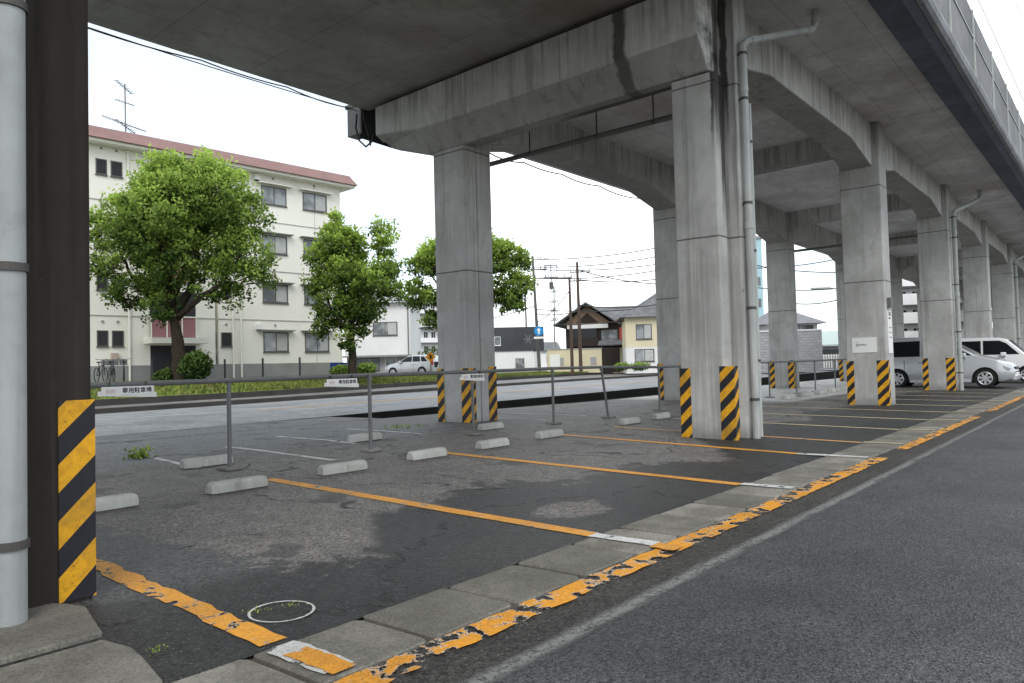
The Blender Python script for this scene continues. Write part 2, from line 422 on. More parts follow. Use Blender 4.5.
# far road
tag(strip('far_road', [lambda x:(yroad(x), .16), lambda x:(yk1(x), .16)], M['farroad']), kind='structure')
def far_line(name, fy, w, mat, x0, x1):
    mb = MB(); xs = [x0+(x1-x0)*i/12 for i in range(13)]
    mb.add([(x, fy(x)+s*w/2, .166) for s in (-1,1) for x in xs], [(i,i+1,13+i+1,13+i) for i in range(12)])
    return tag(mb.build(name, mat), kind='structure')
far_line('road_line', lambda x: 18.05+.085*x, .16, M['orange_faded'], 12, 90)
far_line('road_line', lambda x: 18.5+.085*x, .16, M['yellow_faded'], 14, 90)
far_line('road_line', lambda x: 18.9+.07*x, .14, M['white_far'], -20, 14)
far_line('road_line', lambda x: 20.6+.16*x, .13, M['white_far'], -20, 80)
# kerb, footway, verge
M['kerb'] = plain('kerb_dark', (.055,.052,.048), .9, .2, 0, .4, 1.2)
tag(strip('kerb', [lambda x:(yk1(x), .16), lambda x:(yk1(x)+.02, .30), lambda x:(yk1(x)+.22, .305)], M['kerb']), kind='structure')
tag(strip('footway', [lambda x:(yk1(x)+.22, .30), lambda x:(yk2c(x), .32)], M['walk']), kind='structure')
tag(strip('verge_kerb', [lambda x:(yk2c(x), .30), lambda x:(yk2c(x)+.03, .52), lambda x:(yk2c(x)+.25, .525)], M['kerb']), kind='structure')
def grassmat():
    t = NT('grass_soil', .9, .1)
    n = t.noise(.6, 5, .6); f = t.noise(9, 5, .7)
    b = t.mix(t.step(f, .3, .7), (.07,.11,.018), (.22,.27,.055))
    b = t.mix(t.step(n, .54, .66), b, (.14,.09,.045))
    t.color(b).bump(f, .8, .05); return t.m
M['grass'] = grassmat()
tag(strip('grass_bank', [lambda x:(yk2c(x)+.25, .52), lambda x:(yk2c(x)+3, lerp(plat(x)-.12,plat(x)-.12,0)), lambda x:(yk2c(x)+6, plat(x))], M['grass']), kind='structure')
M['yard'] = plain('yard_paving', (.22,.215,.20), .9, .2, 0, .2, .5)
tag(strip('yard', [lambda x:(yk2c(x)+6, plat(x)), lambda x:(yk2c(x)+60, plat(x))], M['yard']), kind='structure')
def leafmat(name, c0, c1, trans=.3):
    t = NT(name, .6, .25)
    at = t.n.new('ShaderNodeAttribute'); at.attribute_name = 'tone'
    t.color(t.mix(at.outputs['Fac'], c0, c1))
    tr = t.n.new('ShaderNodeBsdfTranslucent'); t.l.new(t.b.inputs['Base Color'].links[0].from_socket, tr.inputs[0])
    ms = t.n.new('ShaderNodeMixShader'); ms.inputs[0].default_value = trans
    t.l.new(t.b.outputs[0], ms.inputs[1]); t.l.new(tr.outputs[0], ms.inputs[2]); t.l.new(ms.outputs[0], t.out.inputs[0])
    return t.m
def leaves(name, pts, mat, parent, size, aspect=1.6, upright=0):
    """pts: list of (pos, tone) -> two-triangle leaves, tone stored per face"""
    vs = []; fs = []; tone = []
    for p, tn in pts:
        d = Vector((random.gauss(0,1), random.gauss(0,1), random.gauss(0,1)+upright)).normalized()
        e = d.orthogonal().normalized(); e = Matrix.Rotation(random.uniform(0,6.28), 3, d) @ e
        s = size*random.uniform(.7,1.3); k = len(vs)
        w = e.cross(d)
        vs += [p - d*s*aspect*.5, p + e*s*.5+w*s*.1, p + d*s*aspect*.5, p - e*s*.5+w*s*.1]
        fs.append((k,k+1,k+2,k+3)); tone.append(tn)
    me = bpy.data.meshes.new(name); me.from_pydata(vs, [], fs); me.materials.append(mat)
    a = me.attributes.new('tone', 'FLOAT', 'FACE'); a.data.foreach_set('value', tone)
    me.update()
    o = bpy.data.objects.new(name, me); col.objects.link(o)
    if parent: o.parent = parent
    return o
M['blade'] = leafmat('grass_blades', (.06,.085,.02), (.24,.28,.07), .3)
pts = []
for i in range(26000):
    x = random.uniform(4, 75); q = random.random()**1.3
    y = yk2c(x)+.3+q*5.2
    z = lerp(.52, plat(x)-.12, q*5.2/2.75) if q*5.2 < 2.75 else plat(x)-.08
    nz = math.sin(x*.7)+math.sin(x*.23+y)
    if 11.5 < x < 18 and random.random() < .55: continue
    pts.append((Vector((x, y, z+.05)), min(1, max(0, random.gauss(.55, .25)+.1*nz))))
tag(leaves('grass', pts, M['blade'], None, .07, 2.6, 2.5), 'short patchy green grass on the verge between the far footway and the buildings', 'grass', kind='stuff')

# ---------------------------------------------------------------- painted lines in the lot
def lot_line(name, a, b, w, mat, dz=.004, n=10, jit=.0):
    a = Vector((*a,0)); b = Vector((*b,0)); d = (b-a).normalized(); s = Vector((-d.y, d.x, 0)); mb = MB(); vs = []
    for k in range(n+1):
        p = a.lerp(b, k/n)
        for q in (-1, 1):
            j = p + s*q*(w/2+random.uniform(-jit,jit)); vs.append((j.x, j.y, zg(j.x, j.y)+dz))
    mb.add(vs, [(2*k,2*k+1,2*k+3,2*k+2) for k in range(n)])
    return tag(mb.build(name, mat), kind='structure')
M['orange_near'] = paint('orange_near_paint', (.80,.36,.04), (.60,.58,.54), .435, 7, edge=.008)
lot_line('bay_line', (1.94,3.0), (2.06,7.0), .125, M['orange_near'], n=40, jit=.018)
lot_line('bay_line', (4.50,2.98), (4.5,7.0), .14, M['orange_solid'], n=20, jit=.006)
lot_line('bay_line', (7.10,2.98), (7.12,7.0), .14, M['orange_solid'], n=20, jit=.006)
lot_line('bay_line', (9.70,3.3), (9.84,7.1), .14, M['orange_solid'], n=20, jit=.006)
bx_ = 11.42
for i in range(9):
    lot_line('bay_line', (bx_, 2.98), (bx_+.02, 7.1), .12, M['orange_faded'] if i == 0 else M['yellow_faded'], n=14, jit=.005); bx_ += 2.28
for a, b in (((4.45,8.33),(4.6,9.9)), ((5.8,7.6),(5.82,10.1)), ((7.1,8.8),(7.2,10.9)), ((8.6,9.0),(8.7,11.0)), ((11.9,8.9),(12.0,11)), ((13.3,8.9),(13.4,11)), ((3.0,8.1),(3.0,9.8))):
    lot_line('bay_line', a, b, .09, M['white_worn'], jit=.006)
lot_line('bay_line', (5.75,5.0), (5.85,6.2), .09, M['white_faint'], jit=.006)
lot_line('bay_line', (2.5,5.0), (3.1,4.95), .08, M['white_faint'], jit=.006)
for a, b in (((2.15,3.32),(2.15,3.32)),):
    mb = MB(); c = Vector((2.2, 3.32, 0)); vs = []
    for k in range(40):
        t = 2*math.pi*k/40
        for r in (.150+random.uniform(-.003,.003), .162):
            x = c.x+math.cos(t)*r*1.0; y = c.y+math.sin(t)*r; vs.append((x, y, zg(x,y)+.007))
    mb.add(vs, [(2*k,2*k+1,(2*k+3)%80,(2*k+2)%80) for k in range(40)])
    tag(mb.build('painted_ring', M['white_worn']), kind='structure')
# edge line on the road side of the gutter slabs
mb = MB(); x = 1.2; vs = []
while x < 60:
    w = .082 if x < 10.5 else .075
    for q in (-1, 1): vs.append((x, 2.345+q*(w+random.uniform(-.012,.012)), .0035))
    x += .07 if x < 12 else .25
gaps = [(9.75,10.75),(17.0,18.6),(28,29)]
mb.add(vs, [(2*k,2*k+2,2*k+3,2*k+1) for k in range(len(vs)//2-1) if not any(a < vs[2*k][0] < b for a, b in gaps)])
tag(mb.build('edge_line', M['orange']), kind='structure')
# gutter cover slabs
first = None
slab_n = 0
x = -2.4; L = .6
def slab_mb(L):
    mb = MB()
    mb.loft([[(0,0,-.09),(L,0,-.09),(L,.485,-.09),(0,.485,-.09)],[(0,0,.006),(L,0,.006),(L,.485,.010),(0,.485,.010)]])
    return mb
proto = []
for k in range(4):
    mb = MB(); w = [random.uniform(-.008,.008) for _ in range(8)]
    bot = [(0,0),(L*.5,0+w[0]*.6),(L-.06,0),(L-.032,.03),(L-.030,.25+w[1]),(L-.036,.46),(L-.06,.495),(L*.5,.495+w[2]*.6),(0,.495),(0,.25)]
    mb.loft([[(p[0],p[1],-.09) for p in bot], [(p[0],p[1],.007) for p in bot]])
    proto.append(mb.build('gutter_slab', M['slab'], bevel=.008))
GL = 'concrete gutter cover slabs in a row along the lot edge'
used = [False]*4
while x < 62:
    k = random.randrange(4)
    if used[k]:
        o = proto[k].copy(); col.objects.link(o)
    else: o = proto[k]; used[k] = True
    o.location = (x, 2.445, random.uniform(-.002,.003)); o.rotation_euler = (random.uniform(-.004,.004), random.uniform(-.004,.004), random.uniform(-.006,.006))
    slab_n += 1
    tag(o, 'weathered grey concrete slab in the gutter row between the parking bays and the orange edge line', 'gutter slab', GL)
    x += .6
for k in range(4):
    if not used[k]: bpy.data.objects.remove(proto[k])
# paint continuing over slabs
def patch(x0, x1, y0, y1, mat, z=.0145):
    mb = MB(); n = 8; vs = []
    for k in range(n+1):
        y = y0+(y1-y0)*k/n
        vs += [(x0+random.uniform(-.008,.008), y, z), (x1+random.uniform(-.008,.008), y, z)]
    mb.add(vs, [(2*k,2*k+1,2*k+3,2*k+2) for k in range(n)])
    tag(mb.build('slab_paint', mat), kind='structure')
patch(4.4, 4.52, 2.46, 2.96, M['white_worn']); patch(4.36, 4.5, 2.28, 2.46, M['orange_solid'])
patch(7.02, 7.15, 2.46, 2.96, M['white_worn']); patch(9.62, 9.76, 2.46, 3.3, M['white_worn']); patch(1.84, 2.0, 2.5, 2.92, M['white_worn']); patch(1.86,1.98,2.46,2.8,M['orange'], .0185)
for k in range(6): patch(11.36+2.28*k, 11.46+2.28*k, 2.46, 2.96, M['yellow_faded'])
# paving slabs beside the first column
pl = [((.55,3.685),(1.50,3.68),(1.60,4.12),(1.56,4.24),(1.50,4.33),(.55,4.36)), ((.55,2.98),(1.44,2.98),(1.50,3.28),(1.52,3.44),(1.48,3.635),(.55,3.64))]
for i, p in enumerate(pl):
    mb = MB(); mb.loft([[(a,b,-.06) for a,b in p], [(a,b,zg(1,b)+(.026,.008)[i]) for a,b in p]])
    tag(mb.build('paving_slab', M['slab'], bevel=.01, seg=2), ['chipped grey paving slab under the drainpipe against the first dark column', 'grey paving slab in front of the chipped one, nearest the gutter row'][i], 'paving slab')

# ---------------------------------------------------------------- viaduct
via = thing('viaduct', 'long grey concrete railway viaduct on square columns with striped bases and a walled deck', 'viaduct', (10.66, 7.6, 0))
vo = Vector(via.location)
def vb(mb, name, mat, bevel=.0, parent=None, seg=1):
    o = mb.build(name, mat, parent or via, bevel=bevel, seg=seg)
    if parent is None: o.location = -vo
    return o
def zs(y, d=0): return 7.0-.028*(y-4.7)+d         # slab soffit height
Y0, Y1 = 2.45, 12.6
# simple span over the first bay and frame deck
def deck(x0, x1, d, mat):
    mb = MB()
    prof = [(3.05, zs(3.05)+d), (Y1-.25, zs(Y1)+d), (Y1, zs(Y1)+d+.12), (Y1, 7.6), (Y0, 7.6), (Y0, 7.15), (3.05, 7.1)]
    mb.loft([[(x0, y, z) for y, z in prof], [(x1, y, z) for y, z in prof]])
    return vb(mb, 'deck_slab', mat)
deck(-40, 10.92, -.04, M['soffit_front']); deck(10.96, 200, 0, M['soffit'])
for x0, x1 in ((-40, 10.92), (10.96, 200)):
    vb(MB().prism([(2.47,7.0),(2.47,7.09),(3.03,7.09),(3.03,6.955),(2.6,6.94)], 'x', x0, x1), 'fascia', M['fascia'])
    # parapet: rounded concrete foot then barrier panels between posts
    r = MB(); arc = [(2.46,7.0),(2.38,7.02),(2.33,7.08),(2.31,7.18),(2.33,7.28),(2.38,7.36),(2.46,7.38)]
    r.prism(arc, 'x', x0, x1); vb(r, 'parapet_foot', M['parapet'])
    p = vb(MB().box((x0, 2.44, 7.1), (x1, 2.56, 9.0)), 'parapet', M['panel'])
    q = vb(MB().box((x0, Y1-.15, 7.6), (x1, Y1-.02, 8.6)), 'parapet', M['parapet'])
xx = 13.6; first = None
while xx < 120:
    if first is None:
        first = vb(MB().box((0, 2.405, 7.36), (.07, 2.437, 8.995)), 'parapet_post', M['pvc_old'])
        first.location = Vector((xx,0,0))-vo
    else:
        o = first.copy(); col.objects.link(o); o.location = Vector((xx,0,0))-vo
    xx += 3.05
vb(MB().box((10.96, 2.42, 8.34), (200, 2.437, 8.37)), 'parapet_rail', M['pvc_old'])

# cap beam of the joint pier
def sec(y, zb, zm, zt_): return [(10.30,y,zt_),(10.30,y,zm),(10.64,y,zb),(10.99,y,zb),(10.99,y,zt_)]
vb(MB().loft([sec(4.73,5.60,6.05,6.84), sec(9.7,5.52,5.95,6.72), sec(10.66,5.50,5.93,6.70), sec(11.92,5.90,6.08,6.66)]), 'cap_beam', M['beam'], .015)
vb(MB().box((10.45,4.9,6.6),(10.95,11.7,6.80)), 'gap_shade', M['void'])  # near-black block paints the shade in the gap under the deck
# longitudinal beams with haunches
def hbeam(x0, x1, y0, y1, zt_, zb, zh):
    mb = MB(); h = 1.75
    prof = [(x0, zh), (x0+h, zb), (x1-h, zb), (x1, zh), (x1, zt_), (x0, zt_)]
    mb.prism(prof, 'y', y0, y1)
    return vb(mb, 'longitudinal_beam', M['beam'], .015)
colx = [11.04, 20.0, 29.0, 38.0, 47.0, 56.0, 65.0, 74.0, 83.0, 92.0]
cw = {11.04: .46}
for i, a in enumerate(colx[:-1]):
    w = cw.get(a, .65)
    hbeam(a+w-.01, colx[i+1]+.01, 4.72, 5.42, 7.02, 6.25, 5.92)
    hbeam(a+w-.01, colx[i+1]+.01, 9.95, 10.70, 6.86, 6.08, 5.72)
for i, a in enumerate(colx):
    w = cw.get(a, .65)
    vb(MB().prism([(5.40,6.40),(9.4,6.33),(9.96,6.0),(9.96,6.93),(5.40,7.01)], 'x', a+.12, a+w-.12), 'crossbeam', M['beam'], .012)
def column(x0, x1, y0, y1, top, stripes):
    c = vb(MB().box((x0,y0,-.3),(x1,y1,top)), 'column', M['column'], .03, seg=2)
    for a, b in stripes:
        s = MB().box(a, b).build('warning_stripe', M['hazard'], c)
    return c
e = .006
def stripes(x0, x1, y0, y1, zb, h=1.10, wr=True):
    out = [((x0-e, y1-.17, zb-.02),(x0+.05, y1+e, zb+h)), ((x0-e, y0-e, zb-.02),(x0+.05, y0+.24, zb+h))]
    return out
# joint pier (front leaf + rear leaf)
column(10.66, 11.0, 4.66, 5.37, 5.58, [((10.652,5.20,.03),(10.70,5.378,1.11)), ((10.652,4.50,.0),(10.80,4.73,1.13))])
column(11.04, 11.52, 4.47, 5.40, 6.99, [])
column(10.66, 11.0, 9.78, 10.62, 5.55, [((10.652,10.45,.12),(10.70,10.628,1.2)), ((10.652,9.772,.12),(10.84,9.98,1.2))])
column(11.02, 11.45, 9.78, 10.62, 6.8, [((11.22,9.772,.12),(11.458,9.9,1.22))])
for i, a in enumerate(colx[1:]):
    st = [((a-e,5.33,.03),(a+.05,5.508,1.13)), ((a-e,4.544,.0),(a+.16,4.80,1.13))] if i < 4 else []
    column(a, a+.65, 4.55, 5.50, 6.99, st)
    st = [((a-e,10.62,.08),(a+.05,10.806,1.18)), ((a-e,9.894,.08),(a+.16,10.1,1.18))] if i < 4 else []
    column(a, a+.65, 9.90, 10.80, 6.84, st)
# first column, beside the camera; its backlit shade is painted into the concrete
column(.95, 1.712, 4.30, 5.25, 6.9, [((1.54,4.293,.05),(1.719,4.45,1.085))]).data.materials[0] = (lambda: concrete('column_backlit_concrete', (.032,.027,.023), .9, None))()
column(.95, 1.66, 9.8, 10.7, 6.85, [])
for xx in (-8.0, -17.0, -26.0):
    column(xx, xx+.65, 4.55, 5.5, 6.95, []); column(xx, xx+.65, 9.9, 10.8, 6.8, [])

# ---------------------------------------------------------------- things on the viaduct
def pipe_thing(label, pts, r, mat, brackets, straps=True, seg=10, name='drainpipe', cat='drainpipe', collars=()):
    t = thing(name, label, cat, pts[-1])
    o0 = Vector(pts[-1])
    MB().tube([Vector(p)-o0 for p in pts], r, seg).build('pipe', mat, t, smooth='auto')
    for p, q in collars:
        MB().tube([Vector(p)-o0, Vector(q)-o0], r*1.14, seg).build('collar', mat, t, smooth='auto')
    for p, q in brackets:
        mb = MB().tube([Vector(p)-o0, Vector(q)-o0], .016, 6)
        p = Vector(p)
        mb.tube([p-o0+Vector((0,0,-.02)), p-o0+Vector((0,0,.02))], r*1.15, seg)
        mb.build('bracket', M['bracket'], t)
    return t
def downpipe(x, y, ytop, xoff, mat, label, ztop=6.08, r=.052):
    ex, ey, ez = x+1.75, ytop, ztop+.62
    E_ = Vector((ex,ey,ez)); B_ = Vector((x,y,ztop))
    pts = [(ex, ey, 7.03), (ex, ey, ez+.08), tuple(E_.lerp(B_,.05)), tuple(E_.lerp(B_,.94)), (x, y-.005, ztop-.05), (x, y, ztop-.16), (x, y, .02)]
    br = [((x,y,z), (x, y+.24, z)) for z in (5.9,5.2,3.6,2.0,.62)]
    co = [((x,y,z),(x,y,z+.1)) for z in (5.3, 3.2)] + [((ex,ey,ez+.1),(ex,ey,ez+.2)), (tuple(E_.lerp(B_,.08)),tuple(E_.lerp(B_,.14))), (tuple(E_.lerp(B_,.84)),tuple(E_.lerp(B_,.9)))]
    return pipe_thing(label, pts, r, mat, br, collars=co)
downpipe(11.14, 4.39, 3.82, 0, M['pvc'], 'pale grey plastic drainpipe on the near striped column, bent outward under the deck', r=.060)
pipe_thing('thin pale pipe running straight down between the bent drainpipe and the striped column', [(11.40,4.42,5.2),(11.40,4.42,.02)], .032, M['pvc_old'], [((11.40,4.42,z),(11.40,4.5,z)) for z in (4.6,2.9,1.2)])
downpipe(29.3, 4.42, 3.85, 0, M['pvc_old'], 'grey drainpipe on the column just in front of the silver minivan', r=.07)
downpipe(47.3, 4.42, 3.85, 0, M['pvc_old'], 'dark drainpipe on the second column beyond the silver minivan', r=.07)
# big pipe next to the camera
pipe_thing('thick pale drainpipe with metal strap standing in front of the dark first column', [(1.275,4.155,6.7),(1.275,4.155,3.2),(1.275,4.155,.035)], .074, M['pvc_dull'],
           [((1.275,4.155,z),(1.275,4.31,z)) for z in (3.02,1.74,.42)], seg=24)
# cross pipe under the cap beam
pipe_thing('dark pipe slung across under the cap beam between the two rows of columns', [(12.0,10.7,5.48),(12.0,8,5.50),(12.0,5.4,5.52)], .05, M['boxgrey'], [((12.0,y,5.5),(12.0,y,6.1)) for y in (9.2,7.6,6.4)], name='cross_pipe', cat='pipe')
pipe_thing('thin dark service pipe spanning between the far columns under the deck', [(30.6,10.4,5.55),(30.6,5.4,5.6)], .05, M['boxgrey'], [((30.6,8,5.58),(30.6,8,6.2))], name='cross_pipe', cat='pipe')
# junction box at the left end of the cap beam
t = thing('junction_box', 'grey cable junction box hanging at the far end of the cap beam', 'junction box', (10.5, 12.4, 6.2))
MB().box((-.05,.15,.1),(.25,.62,.78)).build('cover', M['boxgrey'], t, bevel=.015)
MB().prism([(-.55,-.32),(.25,.02),(.25,.75),(-.45,.75)], 'x', 0, .35).build('cable_hood', M['void'], t)
MB().box((-.07,.2,.72),(.27,.66,.80)).build('lid', M['boxgrey'], t)
o0 = Vector((10.5,12.4,6.2))
tag(MB().tube([(10.38,12.6,6.7),(10.36,12.62,6.4),(10.35,12.5,6.1),(10.36,12.3,5.93),(10.38,12.15,6.0),(10.4,12.05,6.2)], .02, 6).build('loose_cable', M['cable'], smooth=True), 'black cable looping down below the grey junction box', 'cable')
tag(MB().tube([(10.4,12.4,6.75),(10.38,12.35,6.5),(10.4,12.25,6.2),(10.4,12.2,5.95)], .02, 6).build('loose_cable', M['cable'], smooth=True), 'short black cable hanging straight beside the grey junction box', 'cable')
# cables slung along the deck edge
def sag(a, b, s, n=10):
    a = Vector(a); b = Vector(b)
    return [a.lerp(b, k/n) + Vector((0,0,-4*s*(k/n)*(1-k/n))) for k in range(n+1)]
pts = []
xs_ = [-6, -2, 1.5, 4.2, 6.9, 8.7, 10.45]
for i in range(len(xs_)-1): pts += sag((xs_[i],12.66,6.84),(xs_[i+1],12.66,6.84), .035+.03*(i%2), 8)[:-1]
tag(MB().tube(pts, .013, 5).build('slung_cable', M['cable'], smooth=True), 'thin black cable sagging along the deck edge above the apartment block', 'cable')
tag(MB().tube([p+Vector((0,.03,.06)) for p in pts[:14]]+sag((3,12.7,6.88),(10.45,12.7,6.82), .06, 16)[3:], .010, 5).build('slung_cable', M['cable'], smooth=True), 'thinner upper black cable stretched along the deck edge above the apartment block', 'cable')
pts = []
xs_ = [11.5, 13, 14.6, 16.2, 18, 20, 22.5, 25, 28, 31]
for i in range(len(xs_)-1): pts += sag((xs_[i],12.64,6.80),(xs_[i+1],12.64,6.80), .05+.02*(i%3), 8)[:-1]
tag(MB().tube(pts, .018, 5).build('slung_cable', M['cable'], smooth=True), 'black cable drooping in loops along the deck edge beyond the cap beam', 'cable')

# notices
def board(name, label, cat, x0, x1, y0, y1, z0, z1, mat):
    t = thing(name, label, cat, (x0, y0, z0))
    MB().box((0,0,0),(x1-x0,y1-y0,z1-z0)).build('panel', mat, t); return t
t = board('notice_board', 'cream rectangular notice with small grey writing on the column in front of the minivan', 'notice', 19.985, 19.999, 4.78, 5.35, 1.33, 1.70, M['sheet_white'])
for k in range(3):
    MB().box((-.002,.42-.0,.25-.05*k),(0,.47-.0,.262-.05*k)).build('text_line', M['ink_soft'], t)
Mx = Matrix.Translation((-.003,.36,.19)) @ Matrix.Rotation(R(-90),4,'Z') @ Matrix.Rotation(R(90),4,'X')
text_mesh('lettering', '契約車専用', .05, M['ink_soft'], t, Mx)
t = board('poster', 'tall white poster on the road side of the column with the cream notice', 'poster', 20.12, 20.52, 4.535, 4.548, 1.3, 2.35, M['sheet_white'])
for k, z in enumerate((.92,.62,.50,.38)):
    MB().box((.08,-.003,z),(.32,0,z+(.10 if k == 0 else .025))).build('text_line', M['ink_soft'], t)
MB().box((.1,-.004,1.0-.16),(.25,0,1.0-.12)).build('picture', M['ink'], t)
t = board('wall_meter', 'small dark box fixed above the tall white poster', 'box', 20.15, 20.33, 4.46, 4.549, 2.42, 2.66, M['boxgrey'])

# ---------------------------------------------------------------- pipe fence and wheel stops
YR = 8.2
fence = thing('pipe_fence', 'low grey pipe rail fence on thin posts running along the back of the parking bays', 'fence', (4.6, YR, 0))
fo = Vector(fence.location)
mb = MB(); mb.tube([Vector((x, YR+dy, z))-fo for x, dy, z in ((-3,-.3,1.12),(2.5,-.28,1.12),(4.62,-.27,1.13),(6.66,-.24,1.14),(9.02,0,1.14),(11.33,.1,1.155),(13.0,.05,1.15),(15.6,.2,1.11),(18.4,.15,1.12),(22.2,.1,1.14),(24.4,.05,1.14),(28.5,.05,1.16),(33,.1,1.15),(40,.1,1.15))], .028, 8)
mb.build('rail', M['steel'], fence, smooth='auto')
posts = [(2.3,7.92,0,0),(4.62,7.95,.0,0),(6.66,7.93,0,0),(9.02,8.2,-.02,.0),(11.33,8.3,0,0),(13.15,8.25,-.22,0),(15.6,8.4,0,-.03),(18.4,8.3,0,0),(22.2,8.3,0,0),(24.4,8.25,0,0),(26.1,8.2,0,0),(28.5,8.25,0,0),(33,8.3,0,0),(37,8.3,0,0)]
for i, (x, y, lean, dz) in enumerate(posts):
    z = zg(x, y)
    p = MB().tube([Vector((x, y, z))-fo, Vector((x+lean, y, 1.13+dz))-fo], .025, 8).tube([Vector((x+lean,y,1.08+dz))-fo, Vector((x+lean,y,1.15+dz))-fo], .034, 8).build('post', M['steel'], fence, smooth='auto')
    MB().box(Vector((x-.11,y-.11,z))-fo, Vector((x+.11,y+.11,z+.035))-fo).build('base_plate', M['base'], p, bevel=.006)
fence2 = None
def sign(x0, x1, label, txt, tilt, first_part, ys=YR):
    t = thing('rail_sign', label, 'sign', ((x0+x1)/2, ys-.035, 1.06), 0)
    t.rotation_euler = (0, tilt, 0)
    w = x1-x0
    MB().box((-w/2,-.006,-.045),(w/2,0,.045)).build('board', M['sheet_white'], t)
    MB().rbox((-.0,.004,-.035), (w*1.12,.006,.05), Matrix.Rotation(.05,3,'Y')).build('backing_strip', M['sheet_white'], t)
    Mx = Matrix.Translation((w*.17,-.0075,0)) @ Matrix.Rotation(R(90),4,'X')
    text_mesh('lettering', txt, w*.115, M['ink'], t, Mx, .0006, .001)
    Mx = Matrix.Translation((-w*.33,-.0075,-.005)) @ Matrix.Rotation(R(90),4,'X')
    text_mesh('small_lettering', first_part, w*.10, M['red_ink'], t, Mx, .0006)
    mb = MB()
    for s in (-1,1): MB().box((s*w*.35-.008,-.004,.04),(s*w*.35+.008,.02,.09)).build('hanger', M['bracket'], t)
    return t
sign(3.22, 3.74, 'long white sign with black characters hanging from the rail next to the dark first column', '専用駐車場', 0.0, '契約', 7.93)
sign(5.93, 6.42, 'white sign with black characters on the rail just left of the second visible fence post', '専用駐車場', 0.0, '契約', 7.93)
sign(8.72, 9.24, 'small white sign with black characters on the rail in front of the far joint column', '専用駐車場', 0.0, '契約')

def stop_mb():
    mb = MB(); L = .6
    prof = [(-.075,0),(-.07,.07),(-.045,.105),(.045,.105),(.07,.07),(.075,0)]
    def s(x, k): return [(x, p[0]*k, p[1]*(k if p[1] > 0 else 1)) for p in prof]
    return mb.loft([s(-L/2,.82), s(-L/2+.035,1), s(L/2-.035,1), s(L/2,.82)])
ws = stop_mb().build('wheel_stop', M['stop'], bevel=.008, seg=2)
stops = [(2.72,6.72,'pale concrete wheel stop partly hidden behind the dark first column'),
 (3.96,6.68,'nearest fully visible concrete wheel stop in front of the first fence post'),
 (5.28,6.76,'concrete wheel stop just right of the first orange bay line head'),
 (6.65,6.84,'concrete wheel stop directly left of the second orange bay line head'),
 (7.97,6.90,'concrete wheel stop between the signed fence post and the second orange bay line'),
 (9.46,7.02,'concrete wheel stop at the foot of the third orange bay line'),
 (12.2,7.2,'small concrete wheel stop beside the leaning fence post'),
 (13.6,7.3,'concrete wheel stop left of the near striped column'),
 (4.62,8.45,'concrete wheel stop lying behind the first fence post'),
 (7.45,9.0,'concrete wheel stop just behind the second fence post'),
 (9.9,8.6,'concrete wheel stop in front of the far joint column')]
GW = 'concrete wheel stops in the parking bays'
for i, (x, y, lb) in enumerate(stops):
    o = ws if i == 0 else ws.copy()
    if i: col.objects.link(o)
    o.location = (x, y, zg(x,y)+.002); o.rotation_euler = (0, 0, random.uniform(-.05,.05) + (.0 if i != 10 else .05))
    tag(o, lb, 'wheel stop', GW)
rs = [(21.8,7.6),(23.3,7.7),(25.0,7.7),(26.6,7.75),(28.2,7.8)]
for x, y in rs:
    o = ws.copy(); col.objects.link(o); o.location = (x, y, zg(x,y)+.002); o.rotation_euler = (0,0,random.uniform(-.08,.08)); o.scale = (1.3,1.5,1.3)
    tag(o, 'rough grey concrete block at the far fence feet beyond the near striped column', 'wheel stop', 'concrete blocks at the far fence feet')

# weeds
M['weed'] = leafmat('weed_leaves', (.10,.16,.03), (.42,.55,.12), .3)
def weed(x, y, r, n, h, label, sz=.022):
    pts = [(Vector((random.gauss(0,r), random.gauss(0,r), abs(random.gauss(0,h)))), random.random()) for _ in range(n)]
    o = leaves('weed', pts, M['weed'], None, sz, 2.2, 1); o.location = (x, y, zg(x,y)+.01); tag(o, label, 'weed')
weed(4.5, 9.9, .07, 160, .06, 'bright green weed tuft growing at the end of a white line behind the fence', .03)
weed(2.12, 3.40, .03, 30, .004, 'tiny weeds sprouting inside the painted white ring', .006)
weed(2.28, 3.36, .035, 30, .004, 'few weed blades at the far rim of the painted white ring', .006)
weed(1.56, 3.30, .02, 24, .01, 'thin weed growing beside the grey paving slab', .007)
weed(9.3, 10.2, .16, 80, .02, 'low dry weeds left of the far joint column')


# ---------------------------------------------------------------- buildings
M['apt'] = plain('cream_render', (.80,.785,.71), .9, .2, 0, .06, .5)
M['apt_base'] = plain('grey_plinth', (.27,.28,.27), .9, .2, 0, .2, 1)
M['pinkroof'] = plain('dull_pink_roof', (.27,.165,.155), .7, .3, 0, .2, 1.2)
M['pink'] = plain('pink_panel', (.30,.14,.15), .6, .3, 0, .1)
M['frame'] = plain('window_frame', (.10,.095,.09), .5, .4, .2)
M['curtain'] = plain('curtain', (.46,.47,.46), .9, .1, 0, .2, 5)
M['reveal'] = plain('dark_room', (.035,.037,.04), .7, .2)
def glassmat():
    t = NT('window_glass', .08, .6); n = t.noise(1.2, 2, .5)
    t.color(t.mix(t.step(n, .4, .65), (.12,.13,.14), (.30,.32,.33))); return t.m
M['glass'] = glassmat()
M['carglass'] = plain('car_glass', (.008,.010,.012), .12, .35, 0, .05)
